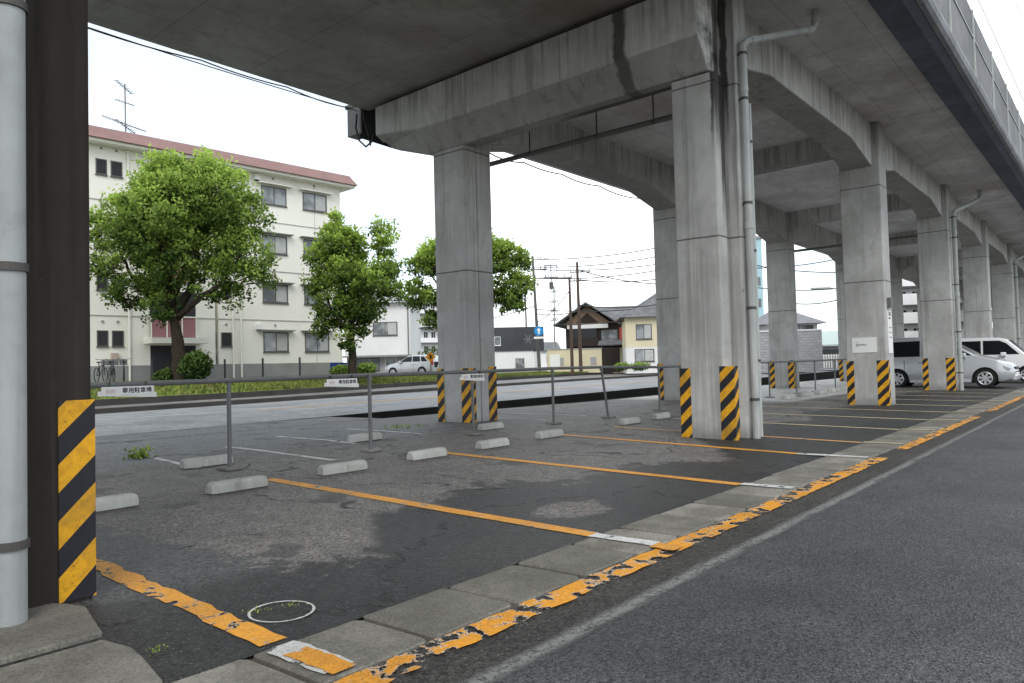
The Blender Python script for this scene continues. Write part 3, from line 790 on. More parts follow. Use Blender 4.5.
def window(parent, x, z, w, h, y=0, n=2, frame=None, ledge=True, curtain=0, inset=.08, pane=None):
    """window on a wall facing local -y"""
    fr = frame or M['frame']
    mb = MB(); b = .05
    mb.box((x-w/2-b,y-.03,z-b),(x+w/2+b,y+.01,z)).box((x-w/2-b,y-.03,z+h),(x+w/2+b,y+.01,z+h+b))
    mb.box((x-w/2-b,y-.03,z),(x-w/2,y+.01,z+h)).box((x+w/2,y-.03,z),(x+w/2+b,y+.01,z+h))
    for k in range(1, n): mb.box((x-w/2+w*k/n-.025,y-.025,z),(x-w/2+w*k/n+.025,y+.005,z+h))
    if ledge: mb.box((x-w/2-.08,y-.08,z-b-.04),(x+w/2+.08,y,z-b))
    f = mb.build('window', fr, parent)
    MB().box((x-w/2,y-.012,z),(x+w/2,y-.004,z+h)).build('pane', pane or M['glass'], f)
    if curtain: MB().box((x+w/2-w*curtain+.04,y-.017,z+.03),(x+w/2-.04,y-.013,z+h-.03)).build('curtain', M['curtain'], f)
    return f

# cream apartment block behind the big tree: facade along local x
apt = thing('apartment_block', 'cream four storey apartment block with pink roof edge behind the trees', 'apartment block', (14, 36.7-.98, 1.0), math.atan(-.07))
A0 = 14.0
def ax(x): return (x-A0)*1.0024
ZB = 0  # local z = world z - 1
MB().box((-22,0,0.0),(5.85,9,10.75)).box((6.02,.0,0),(13.33,9,10.75)).box((5.84,.35,0),(6.03,9,10.75)).build('wall', M['apt'], apt)
MB().box((-22,-.03,-.4),(2.68,.02,.72)).box((4.85,-.03,-.4),(13.36,.02,.72)).build('plinth', M['apt_base'], apt)
MB().loft([[(-23,-.78,10.86),(14.05,-.78,10.86),(14.05,9.8,10.86),(-23,9.8,10.86)],[(-23,-.45,11.42),(13.7,-.45,11.42),(13.7,9.4,11.42),(-23,9.4,11.42)]]).build('roof', M['pinkroof'], apt)
MB().box((-23,-.62,10.72),(13.95,9.6,10.86)).build('eaves', M['apt'], apt)
ent = MB().box((2.7,-.012,0),(4.85,.012,1.65)).build('entrance', M['reveal'], apt)
MB().box((2.4,-.95,1.72),(5.1,0,1.98)).build('canopy', M['apt'], apt)
for k in range(4):
    z = 2.05+2.62*k
    MB().box((2.7,-.012,z),(4.86,.008,min(z+2.2,10.7))).build('stair_opening', M['reveal'], apt)
    r = MB().box((2.68,-.12,z),(4.85,-.07,z+.92)).build('stair_panel', M['pink'], apt)
    mb = MB()
    for xx in (2.68,3.4,4.12,4.8): mb.box((xx,-.15,z-.05),(xx+.05,-.05,z+1.0))
    mb.box((2.6,-.16,z+.94),(4.9,-.05,z+1.0)); mb.build('panel_frame', M['apt'], r)
for k in range(4):
    z = 1.37+2.62*k
    h = .95 if k == 0 else .88
    for j, (xa, xb) in enumerate(((22.42,23.88),(24.88,26.4))):
        window(apt, ax((xa+xb)/2), z, xb-xa-.1, h, 0, 2, curtain=(.55,.4,.5,.45,.6,.5,.0,.5)[k*2+j])
        MB().box((ax((xa+xb)/2)-1.0,-.32,z+h+.12),(ax((xa+xb)/2)+1.0,0,z+h+.17)).build('sun_ledge', M['apt_base'] if k < 3 else M['apt'], apt)
    for xa, xb in ((14.44,14.81),(15.07,15.47),(20.18,20.63),(-2.0,-.6),(4,5.4),(9,10.2)):
        window(apt, ax((xa+xb)/2), z+.28 if k==0 else z+.2, xb-xa, .62, 0, 1, ledge=True, pane=M['reveal'])
    window(apt, ax(19.96), z+.2, .10, .66, .30, 1, ledge=False, pane=M['reveal'])
    if k: MB().box((-22,-.035,z-1.0),(13.34,.01,z-.965)).build('floor_band', M['curtain'], apt)
    v = MB().box((ax(22.0),-.20,z+1.13),(ax(22.28),0,z+1.4)).build('vent_hood', M['sheet_white'], apt)
    MB().box((ax(22.0)+.02,-.205,z+1.10),(ax(22.28)-.02,-.02,z+1.128)).build('vent_opening', M['void'], v)
    for q in (14.62,15.27,20.4,23.1,25.6): MB().tube([(ax(q),.0,z+1.36),(ax(q),-.06,z+1.36)], .055, 8).build('air_vent', M['apt_base'], apt)
for q in (20.74, 21.17, 15.75): MB().tube([(ax(q),-.07,0),(ax(q),-.07,10.7)], .05, 8).build('downpipe', M['apt'], apt)
MB().box((ax(14.95),-.16,.95),(ax(15.25),0,1.3)).build('meter_box', plain('beige_box',(.45,.36,.30)), apt)
MB().box((ax(19.9),.2,.85),(ax(20.05),.36,1.2)).build('meter_box', M['boxgrey'], apt)
MB().box((11.63,-.012,.72),(11.655,.0,10.7)).build('wall_joint', M['curtain'], apt)
# antenna on the roof
an = thing('antenna', 'spindly television antenna with three crossed arms on the pink roof', 'antenna', (15.95, 36.2, 12.4), R(-4))
MB().tube([(0,0,0),(-.02,0,2.65)], .03, 6).build('mast', M['boxgrey'], an)
for z, l, l2, a in ((2.45,.65,.5,35),(1.75,.42,.4,-30),(.72,1.1,1.0,8),(.6,.7,.7,35)):
    mb = MB(); c, s_ = math.cos(R(a)), math.sin(R(a))
    mb.tube([(-l*c,-l*s_,z+.12),(l2*c,l2*s_,z-.12)], .02, 5)
    k = -l
    while k < l2: mb.tube([(k*c-.16*s_,k*s_+.16*c,z-.12*k/l),(k*c+.16*s_,k*s_-.16*c,z-.12*k/l)], .012, 4); k += .14
    mb.build('boom', M['boxgrey'], an)

def wall_b(t, mat, a, b, name='wall', bevel=0): return MB().box(a, b).build(name, mat, t, bevel=bevel)
def gable(t, mat, x0, x1, y0, y1, z, h, axis='x', ov=.5, name='roof', th=.14):
    """pitched roof whose ridge runs along axis"""
    mb = MB()
    if axis == 'x':
        ym = (y0+y1)/2; k = h/((y1-y0)/2)
        prof = [(y0-ov, z-ov*k), (ym, z+h), (y1+ov, z-ov*k), (y1+ov, z-ov*k+th), (ym, z+h+th), (y0-ov, z-ov*k+th)]
        mb.prism(prof, 'x', x0-ov, x1+ov)
    else:
        xm = (x0+x1)/2; k = h/((x1-x0)/2)
        prof = [(x0-ov, z-ov*k), (xm, z+h), (x1+ov, z-ov*k), (x1+ov, z-ov*k+th), (xm, z+h+th), (x0-ov, z-ov*k+th)]
        mb.prism(prof, 'y', y0-ov, y1+ov)
    return mb.build(name, mat, t)
def rooftile():
    t = NT('grey_roof_tiles', .7, .3)
    w = t.n.new('ShaderNodeTexWave'); w.inputs['Scale'].default_value = 2.2; w.bands_direction = 'Y'
    t.obj(); t.l.new(t.pos, w.inputs['Vector']); n = t.noise(1.5, 4)
    c = t.mix(t.step(n,.3,.7), (.10,.105,.11), (.19,.195,.20)); t.color(t.mix(t.math('MULTIPLY', w.outputs['Fac'], .45), c, (.05,.05,.055))); return t.m
M['tiles'] = rooftile()
M['whitewall'] = plain('white_render', (.72,.72,.71), .85, .2, 0, .1, .6)
M['creamwall'] = plain('yellow_cream_wall', (.66,.59,.42), .85, .2, 0, .12, .8)
M['darksiding'] = plain('dark_siding', (.05,.055,.062), .6, .3, 0, .3, .6)
M['wood'] = plain('brown_timber', (.24,.17,.12), .8, .2, 0, .3, 3)
M['darkwood'] = plain('dark_timber', (.035,.027,.024), .8, .2, 0, .3, 3)
M['blockwall'] = plain('grey_block', (.36,.36,.36), .9, .2, 0, .2, 1.5)

def bldg(name, label, cat, u0, u1, d, z0, rz=0):
    p = gd((u0+u1)/2, d, z0); w = (u1-u0)/F*d
    t = thing(name, label, cat, (p.x, p.y, z0), R(FACE+rz)); return t, w
def mz(v, u, d):   # height of image row v at column u and distance d
    lat = (u-CX)/F*d; w = (v-CY)/F*d
    return H + AX.z*lat + AD.z*w + AF.z*d

# white two storey house behind the second tree
d = 61.0
t, w = bldg('white_house', 'white two storey house with grey roof and dark ground floor next to the parked cars', 'house', 345, 411, d, .9)
zt_ = mz(303, 380, d)-.9; zm = mz(356, 380, d)-.9
wall_b(t, M['whitewall'], (-w/2,0,zm),(w/2,7,zt_)); wall_b(t, M['blockwall'], (-w/2+.1,.3,-.3),(w/2-.1,6.8,zm), 'ground_floor_wall')
MB().loft([[(-w/2-.5,-.5,zt_),(w/2+.5,-.5,zt_),(w/2+.5,7.5,zt_),(-w/2-.5,7.5,zt_)],[(-w/2+1.5,2.6,zt_+1.3),(w/2-1.5,2.6,zt_+1.3),(w/2-1.5,4.4,zt_+1.3),(-w/2+1.5,4.4,zt_+1.3)]]).build('roof', plain('pale_tiles',(.34,.34,.36),.8), t)
window(t, .65, mz(335,380,d)-.9, 1.9, 1.0, 0, 2, curtain=.4)
wall_b(t, M['apt_base'], (-w/2-.2,-.5,zm-.08),(w/2+.1,.3,zm+.06), 'eaves_band')
window(t, -.9, .35, 1.9, .9, .3, 4); window(t, 1.0, .0, .8, 1.4, .3, 1, ledge=False, frame=M['sheet_white'])
MB().tube([(w/2-.15,-.06,0),(w/2-.15,-.06,zt_)], .05, 6).build('downpipe', M['boxgrey'], t)

def slab_block(name, label, u0, u1, v0, v1, d, floors, bays, rz, z0=.7, dep=10, gap=False, roofcol=None, balc=.55):
    t, w = bldg(name, label, 'apartment block', u0, u1, d, z0, rz)
    zt_ = mz(v0, (u0+u1)/2, d)-z0; fh = zt_/floors
    wall_b(t, M['whitewall'], (-w/2,0,-.3),(w/2,dep,zt_))
    wall_b(t, M['whitewall'], (-w/2-.4,-1.3,zt_-.02),(w/2+.4,dep+.3,zt_+.28), 'roof')
    for k in range(floors):
        if balc: wall_b(t, M['whitewall'], (-w/2,-1.15,k*fh+.1),(w/2,-1.0,k*fh+.1+fh*balc-.3), 'balcony_front'); wall_b(t, M['apt_base'], (-w/2,-1.0,k*fh-.02),(w/2,0,k*fh+.12), 'balcony_floor')
        for j in range(bays):
            xx = -w/2+w*(j+.5)/bays
            window(t, xx, k*fh+fh*.38, w/bays*.5, fh*.42, -.01, 2, ledge=False, frame=M['sheet_white'], pane=M['reveal'])
    return t
slab_block('apartment_block', 'distant white slab block with rows of small windows behind the parked hatchback', 398, 470, 300, 352, 120, 5, 9, 28, balc=.45)
slab_block('apartment_block', 'tall white block with grey balcony bands seen beyond the silver minivan', 890, 985, 268, 350, 75, 5, 8, -12, balc=.75)

# dark industrial building with white lower wall
d = 85
t, w = bldg('workshop', 'dark grey clad workshop with white lower wall behind the far joint column', 'workshop', 490, 545, d, .7, 8)
zt_ = mz(327,515,d)-.7; zm = mz(351,515,d)-.7
wall_b(t, M['whitewall'], (-w/2,0,-.3),(w/2-1.2,10,zm)); wall_b(t, M['darksiding'], (-w/2-.1,-.12,zm),(w/2,10.1,zt_), 'cladding')
window(t, .3, .5, .9, .9, 0, 2); window(t, -2.2, zm+.7, .6, .9, -.13, 1, frame=M['sheet_white'])
mb = MB()
for a in (0, 1.05, 2.1): mb.rbox((1.3,-.135,zt_-1.4),(1.1,.02,.10), Matrix.Rotation(a,3,'Y'))
mb.build('wall_mark', plain('mark_grey',(.16,.17,.18)), t)

# traditional house
d = 72
t, w = bldg('traditional_house', 'old two storey house with brown gable and grey tiled roofs behind the cream wall', 'house', 560, 636, d, .7, -14)
def hz(v): return mz(v, 595, d)-.7
e0 = hz(320); rz_ = hz(303)
wall_b(t, M['creamwall'], (-w/2+.6,0.4,-.3),(w/2-.3,8,2.1))
wall_b(t, M['darkwood'], (-w/2+.5,.6,2.1),(w/2-.4,7.5,e0), 'upper_wall')
# gable facing the camera on the left, long roof to the right
xl, xr = -w/2+.1, w/2*.45
g_ = MB().prism([(xl+.3,e0-.3),((xl+xr)/2,rz_-.15),(xr-.3,e0-.3)], 'y', .35, .5).build('gable_board', M['wood'], t)
MB().prism([((xl+xr)/2-1.1,e0-.2),((xl+xr)/2,e0+.75),((xl+xr)/2+1.1,e0-.2)], 'y', .28, .34).build('gable_vent', M['darkwood'], g_)
gable(t, M['tiles'], xl, xr, .0, 8, e0-.1, rz_-e0+.1, 'y', .55)
gable(t, M['tiles'], (xl+xr)/2, w/2, 1.0, 7.5, e0-.1, rz_-e0-.1, 'x', .4)
wall_b(t, M['whitewall'], (xl+.6,.3,e0-.75),(xr-.6,.55,e0-.35), 'plaster_band')
wall_b(t, M['darkwood'], (xl+.6,-.2,2.3),(xr-1.5,.5,3.1), 'balcony')
wall_b(t, M['reveal'], (xl+.8,.2,3.1),(xr-1.7,.59,e0-.8), 'balcony_opening')
window(t, xr-.5, 2.5, 1.5, 1.3, .58, 2)
wall_b(t, plain('red_door_panel',(.35,.06,.05)), (xr+.45,.5,2.3),(xr+.95,.59,4.0), 'red_panel')
gable(t, M['tiles'], xr-1.2, w/2-.2, -1.2, .6, 2.35, .35, 'x', .2, 'lean_to_roof', .1)
wall_b(t, M['sheet_white'], (xr+1.3,.45,2.6),(xr+2.2,.59,3.2), 'air_unit')
MB().tube([(xr+1.15,.3,.2),(xr+1.15,.3,e0-.5),(xr+1.7,.0,e0-.3)], .06, 6).build('downpipe', M['sheet_white'], t)

# cream garden wall in front of it
d = 67
t, w = bldg('garden_wall', 'long cream rendered garden wall in front of the old house', 'wall', 547, 622, d, .7, 10)
wt = mz(349,585,d)-.7
wall_b(t, M['creamwall'], (-w/2,0,-.2),(w/2-1.7,.25,wt), 'wall'); wall_b(t, M['blockwall'], (-w/2-.05,-.06,wt),(w/2-1.65,.31,wt+.08), 'coping')
wall_b(t, M['darkwood'], (w/2-1.65,.05,-.2),(w/2,.2,wt+.1), 'gate')
for xx in (-w/2+.9, -w/2+3.9): wall_b(t, M['blockwall'], (xx,-.03,.5),(xx+.55,-.005,1.2), 'panel')
wall_b(t, M['sheet_white'], (-w/2+.2,-.035,.3),(-w/2+1.1,-.006,1.5), 'poster')

# yellow house
d = 62
t, w = bldg('yellow_house', 'pale yellow two storey house with grey roof right of the old house', 'house', 627, 700, d, .7, -6)
zt_ = mz(316,645,d)-.7
wall_b(t, M['creamwall'], (-w/2,0,zt_*.42),(w/2,7,zt_), 'wall'); wall_b(t, M['whitewall'], (-w/2,0,-.3),(w/2,7,zt_*.42), 'lower_wall')
MB().loft([[(-w/2-.5,-.5,zt_-.06),(w/2+.5,-.5,zt_-.06),(w/2+.5,7.5,zt_-.06),(-w/2-.5,7.5,zt_-.06)],[(-w/2+2.9,3.2,zt_+2.2),(w/2-2.9,3.2,zt_+2.2),(w/2-2.9,3.8,zt_+2.2),(-w/2+2.9,3.8,zt_+2.2)]]).build('roof', M['tiles'], t)
window(t, -w/2+1.5, zt_*.58, 1.2, 1.15, 0, 2, curtain=.5); window(t, -w/2+1.5, zt_*.16, 1.5, .95, 0, 2, curtain=.6)
t2 = t
# plants by the houses
# right-hand gap: house with pale grey roof, block wall
d = 58
t, w = bldg('grey_roofed_house', 'low house with wide grey hipped roof behind the grey block wall', 'house', 770, 818, d, .6, -6)
zt_ = mz(323,800,d)-.6
wall_b(t, M['whitewall'], (-w/2,0,-.3),(w/2,6,zt_))
MB().loft([[(-w/2-.6,-.6,zt_-.05),(w/2+.6,-.6,zt_-.05),(w/2+.6,6.6,zt_-.05),(-w/2-.6,6.6,zt_-.05)],[(-w/2+1,2.6,zt_+1.25),(w/2-1.6,2.6,zt_+1.25),(w/2-1.6,3.4,zt_+1.25),(-w/2+1,3.4,zt_+1.25)]]).build('roof', plain('mid_grey_tiles',(.22,.22,.24),.8,.3,0,.25,2), t)
for xx in (-1.0, .1, 1.1): window(t, xx, zt_-.75, .8, .5, 0, 2, ledge=False)
d = 55
t, w = bldg('block_wall', 'tall grey block wall below the grey hipped roof between the columns', 'wall', 762, 822, d, .6, -6)
zt_ = mz(331,795,d)-.6
def blocks():
    t_ = NT('block_courses', .9, .2); t_.obj()
    b = t_.n.new('ShaderNodeTexBrick'); t_.l.new(t_.vec(rot=(R(90),0,0)), b.inputs['Vector']); b.inputs['Scale'].default_value = 1
    b.inputs['Brick Width'].default_value = .4; b.inputs['Row Height'].default_value = .2; b.inputs['Mortar Size'].default_value = .012
    b.inputs['Color1'].default_value = (.36,.36,.37,1); b.inputs['Color2'].default_value = (.30,.30,.31,1); b.inputs['Mortar'].default_value = (.2,.2,.2,1)
    t_.color(b.outputs[0]); return t_.m
M['blocks'] = blocks()
wall_b(t, M['blocks'], (-w/2,0,-.3),(w/2,.2,zt_), 'wall'); wall_b(t, M['whitewall'], (-w/2-.03,-.05,zt_),(w/2+.03,.25,zt_+.1), 'coping')
d = 66
t, w = bldg('shed', 'pale green roofed shed with white fence right of the grey block wall', 'shed', 812, 870, d, .6, -6)
zt_ = mz(344,835,d)-.6
wall_b(t, M['blockwall'], (-w/2,0,-.3),(w/2,5,zt_)); gable(t, plain('pale_green_roof',(.42,.50,.48)), -w/2, w/2, 0, 5, zt_, 1.1, 'x', .4)
wall_b(t, M['darksiding'], (-w/2+.3,-.05,zt_*.45),(w/2-.3,-.002,zt_*.75), 'opening')
mb = MB()
for k in range(24): mb.box((-w/2+k*w/24,-.8,-.2),(-w/2+k*w/24+.08,-.76,1.0))
mb.box((-w/2,-.79,.85),(w/2,-.77,.92)); mb.build('slatted_fence', M['sheet_white'], t)
# blue building sliver beside the near pier, and a far white one
d = 95
t, w = bldg('blue_building', 'pale blue clad building glimpsed beside the near striped column', 'building', 735, 766, d, .6, 0)
zt_ = mz(238,755,d)-.6
wall_b(t, plain('pale_blue_cladding',(.36,.52,.58),.7,.2,0,.1,.5), (-w/2,0,zt_*.3),(w/2,9,zt_)); wall_b(t, M['whitewall'], (-w/2-.05,-.1,-.3),(w/2+.05,9.1,zt_*.3), 'lower_wall')
wall_b(t, M['apt_base'], (-w/2-.2,-.2,zt_),(w/2+.2,9.2,zt_+.3), 'roof')
for k in range(4): window(t, w/2-.9, zt_*(.12+.17*k), 1.1, 1.0, -.11 if k < 1 else -.0, 1, ledge=False)
d = 130
t, w = bldg('distant_house', 'distant small dark roofed house far down the street between the workshop and the poles', 'house', 541, 560, d, .7, 10)
wall_b(t, M['whitewall'], (-w/2,0,-.3),(w/2,6,3.2)); gable(t, M['tiles'], -w/2, w/2, 0, 6, 3.2, 1.4, 'x', .4); window(t, 0, 1.2, 1.2, 1.0)

# ---------------------------------------------------------------- poles and wires
M['pole'] = plain('utility_pole_concrete', (.12,.115,.11), .8, .2, 0, .2, 1)
M['pole_brown'] = plain('brown_pole', (.09,.062,.05), .8, .2, 0, .2, 1)
M['pole_pale'] = plain('pale_pole', (.42,.42,.42), .7, .2)
tops = {}
def pole(key, label, ub, ut, vt, d, mat, arms, r=.16, z0=.7, extra=None):
    b = gd(ub, d, z0); lat = (ut-CX)/F*d; zt_ = mz(vt, ut, d)
    tp = gd(ut, d, zt_)
    t = thing('utility_pole', label, 'utility pole', b)
    tv = tp-b
    MB().tube([(0,0,0), tv], [r, r*.65], 10).build('shaft', mat, t, smooth='auto')
    a = R(FACE)
    for dz, l, off in arms:
        p = tv*(1+dz/tv.z)
        dx = Vector((math.cos(a), math.sin(a), 0))
        mb = MB().tube([p+dx*(-l+off), p+dx*(l+off)], .05, 4)
        mb.build('crossarm', M['pole'], t)
        for s in (-1,-.4,.4,1): MB().tube([p+dx*(s*l*.95+off), p+dx*(s*l*.95+off)+Vector((0,0,.28))], [.06,.045], 6).build('insulator', M['pole_pale'], t)
    tops[key] = (b, tv)
    return t, b, tv
pole('A', 'tallest grey utility pole with crossarms and the round blue sign', 539.5, 532.5, 256, 68, M['pole'], [(-1.2,.9,.3),(-2.0,1.2,.6),(-.3,.5,.9)])
pole('B', 'slim dark utility pole left of the tall pole with the blue sign', 527.5, 525, 285, 88, M['pole'], [(-.5,.6,0)], .13)
tA = pole('S', 'pale climbing-runged steel pole between the blue sign and the brown poles', 554.8, 554, 286, 75, M['pole_pale'], [(-.6,.3,0),(-1.6,.4,0),(-2.5,.3,0),(-3.4,.35,0)], .11)
t, b, tv = pole('C', 'brown utility pole with a boxy frame on its top left', 572.5, 569.3, 277, 56, M['pole_brown'], [(-.05,.9,-.7)], .13, .5)
a = R(FACE); dx = Vector((math.cos(a), math.sin(a), 0)); c = tv+dx*(-1.35)
mb = MB()
for i in (-.45,.45): mb.tube([c+dx*i+Vector((0,0,.0)), c+dx*i+Vector((0,0,.9))], .04, 4)
for z in (0,.9): mb.tube([c-dx*.5+Vector((0,0,z)), c+dx*.5+Vector((0,0,z))], .04, 4)
mb.tube([c+Vector((0,0,.9)), c+Vector((0,0,-.9))], .05, 4).tube([c+Vector((0,0,-.85)), c+Vector((0,0,-.35))], .16, 8)
mb.build('switch_frame', M['pole'], t)
pole('D', 'brown utility pole with crossarms just right of the one with the boxy frame', 581, 577, 262, 60, M['pole_brown'], [(-.8,.8,.2),(-1.5,.7,0)], .15)
pole('E', 'distant utility pole in the street gap beyond the near striped column', 789.5, 788, 300, 110, M['pole'], [(-.5,1.0,0),(-1.4,.8,0)], .14)
# round blue sign
b, tv = tops['A']
sg = thing('road_sign', 'round blue road sign with a white arrow mounted on the tall utility pole', 'road sign', gd(538.8, 66.5, mz(331,538,66.5)-0.0), R(FACE))
k = 66.5/F
def disc(mb, r, y, n=28): mb.prism([(r*math.cos(2*math.pi*i/n), r*math.sin(2*math.pi*i/n)) for i in range(n)], 'y', y, y+.02)
m = MB(); disc(m, .42, 0); m.build('disc', plain('sign_blue',(.02,.25,.60),.5), sg)
m = MB(); m.prism([(-.08,-.26),(.08,-.26),(.08,.05),(.2,.05),(0,.28),(-.2,.05),(-.08,.05)], 'y', -.012, -.002); m.build('arrow', M['sheet_white'], sg)
MB().box((-.45,.0,-.68),(.45,.02,-.50)).build('supplementary_plate', M['sheet_white'], sg)
# wires between poles and out of frame
wi = 0
def wire(p, q, s, label, r=.038):
    tag(MB().tube(sag(p, q, s, 14), r, 4).build('overhead_wire', M['wire'], smooth=True), label, 'overhead wire', 'overhead wires between the street poles')
def tp(key, dz): b, tv = tops[key]; return b+tv*(1+dz/tv.z)
far = lambda u, v, d: gd(u, d, mz(v, u, d))
LW = 'thin dark overhead wire crossing the white sky between the poles beyond the viaduct'
for dz, (u, v) in zip((-.3,-1.0,-1.2,-2.0,-4.8,-6.2), ((700,238),(700,247),(705,256),(700,262),(700,300),(705,306))):
    wire(tp('A', dz), far(u, v, 62), .5, LW)
for dz, (u, v) in zip((-.6,-1.4,-3.4), ((700,283),(700,270),(690,297))): wire(tp('D', dz), far(u, v, 60), .5, LW)
wire(tp('B', -.4), far(400, 318, 92), .6, LW); wire(tp('A', -4.5), far(395, 327, 80), .7, LW); wire(tp('A', -5.2), tp('D', -3.9), .2, LW); wire(tp('C', -1.0), tp('A', -6.0), .3, LW)
LW2 = 'thin wire seen against the sky in the gap between the far columns'
for (u0,v0),(u1,v1) in (((740,268),(850,256)),((740,262),(850,272)),((745,286),(850,287)),((789,303),(850,296))):
    wire(far(u0,v0,60), far(u1,v1,60), .3, LW2)
LW3 = 'thin wire high in the white sky beyond the deck wall'
for (u0,v0),(u1,v1) in (((975,-8),(1050,160)),((1008,-8),(1050,60))):
    o = tag(MB().tube([far(u0,v0,60), far((u0+u1)/2,(v0+v1)/2,60), far(u1,v1,60)], .035, 4).build('overhead_wire', M['pole_pale']), LW3, 'overhead wire', 'wires beyond the deck wall')
# hanging lamp frame in the right gap
t = thing('street_lamp', 'flat street lamp head on an arm in the gap left of the column with notices', 'street lamp', gd(824, 50, .2), R(FACE))
zz = mz(288, 824, 50)-.2
MB().tube([(1.2,0,0),(1.2,0,zz-.1),(.6,0,zz)], .05, 8).build('pole', M['pole'], t)
MB().box((-.6,-.2,zz-.08),(.6,.2,zz+.06)).build('lamp_head', M['pole_pale'], t, bevel=.03)

# small verge furniture
def fpost(x, y, label):
    tag(MB().tube([(0,0,0),(0,0,1.0)], .045, 8).build('fence_post', M['darksiding']), label, 'post', 'dark posts along the apartment garden').location = (x, y, .95)
for u in (152, 181, 225, 263, 300): 
    p = gd(u, 33 if u < 200 else 37, .95); tag(MB().tube([(0,0,0),(0,0,1.05)], .05, 8).build('garden_post', M['darksiding'], origin=(0,0,0)), 'slim dark post standing in the grass before the apartment block', 'post', 'dark posts along the apartment garden').location = (p.x, p.y, .9)
t = thing('notice_stand', 'deep blue notice box with white patch between the apartment block and the second tree', 'notice box', gd(339, 40, .95), R(FACE+8))
MB().box((-.45,-.02,.2),(.45,.05,.72)).build('panel', plain('deep_blue',(.02,.05,.30)), t); MB().box((-.1,-.03,.27),(.25,-.021,.45)).build('label', M['sheet_white'], t)
MB().box((-.42,0,0),(-.36,.04,.2)).box((.36,0,0),(.42,.04,.2)).build('legs', M['boxgrey'], t)
t = thing('diamond_sign', 'orange and yellow diamond warning board behind the parked cars', 'road sign', gd(431, 50, .7), R(FACE))
zc = mz(357,431,50)-.7
MB().rbox((0,0,zc),(.50,.04,.50), Matrix.Rotation(R(45),3,'Y')).build('board', plain('sign_orange',(.75,.30,.02)), t)
MB().tube([(0,.05,0),(0,.05,zc)], .04, 8).build('post', M['boxgrey'], t)
MB().box((-.07,-.03,zc-.12),(.07,-.021,zc+.14)).build('symbol', M['darkwood'], t)

# bicycles by the apartment wall
def bicycle(loc, rz, label):
    t = thing('bicycle', label, 'bicycle', loc, rz, 'bicycles parked by the apartment wall')
    for x in (-.52,.52):
        ring = [(x+.31*math.cos(2*math.pi*k/20), 0, .33+.31*math.sin(2*math.pi*k/20)) for k in range(21)]
        w = MB().tube(ring, .018, 5, cap=False).build('wheel', M['cable'], t)
        mb = MB()
        for k in range(6): mb.tube([(x,0,.33),(x+.3*math.cos(math.pi*k/3),0,.33+.3*math.sin(math.pi*k/3))], .004, 3)
        mb.build('spokes', M['steel'], w)
    MB().tube([(-.52,0,.33),(-.15,0,.3),(.38,0,.78)], .02, 6).tube([(-.15,0,.3),(-.25,0,.85)], .02, 6).tube([(-.52,0,.33),(-.23,0,.72),(.38,0,.74)], .016, 6).tube([(.52,0,.33),(.38,0,.78),(.34,0,1.0)], .018, 6).build('frame', M['darksiding'], t)
    MB().box((-.38,-.06,.85),(-.12,.06,.9)).build('saddle', M['cable'], t, bevel=.01)
    MB().tube([(.2,-.28,1.02),(.36,-.2,1.0),(.36,.2,1.0),(.2,.28,1.02)], .014, 6).build('handlebar', M['steel'], t)
    MB().box((.5,-.15,.75),(.78,.15,.98)).build('basket', M['steel'], t)
for i, (u, lb) in enumerate(((101,'leftmost dark bicycle leaning by the apartment wall beside the first column'),(112,'middle dark bicycle parked by the apartment wall'),(124,'rightmost bicycle parked by the apartment wall near the entrance'))):
    p = gd(u, 32.5, 1.0); bicycle((p.x, p.y, .98), R(50+i*9), lb)

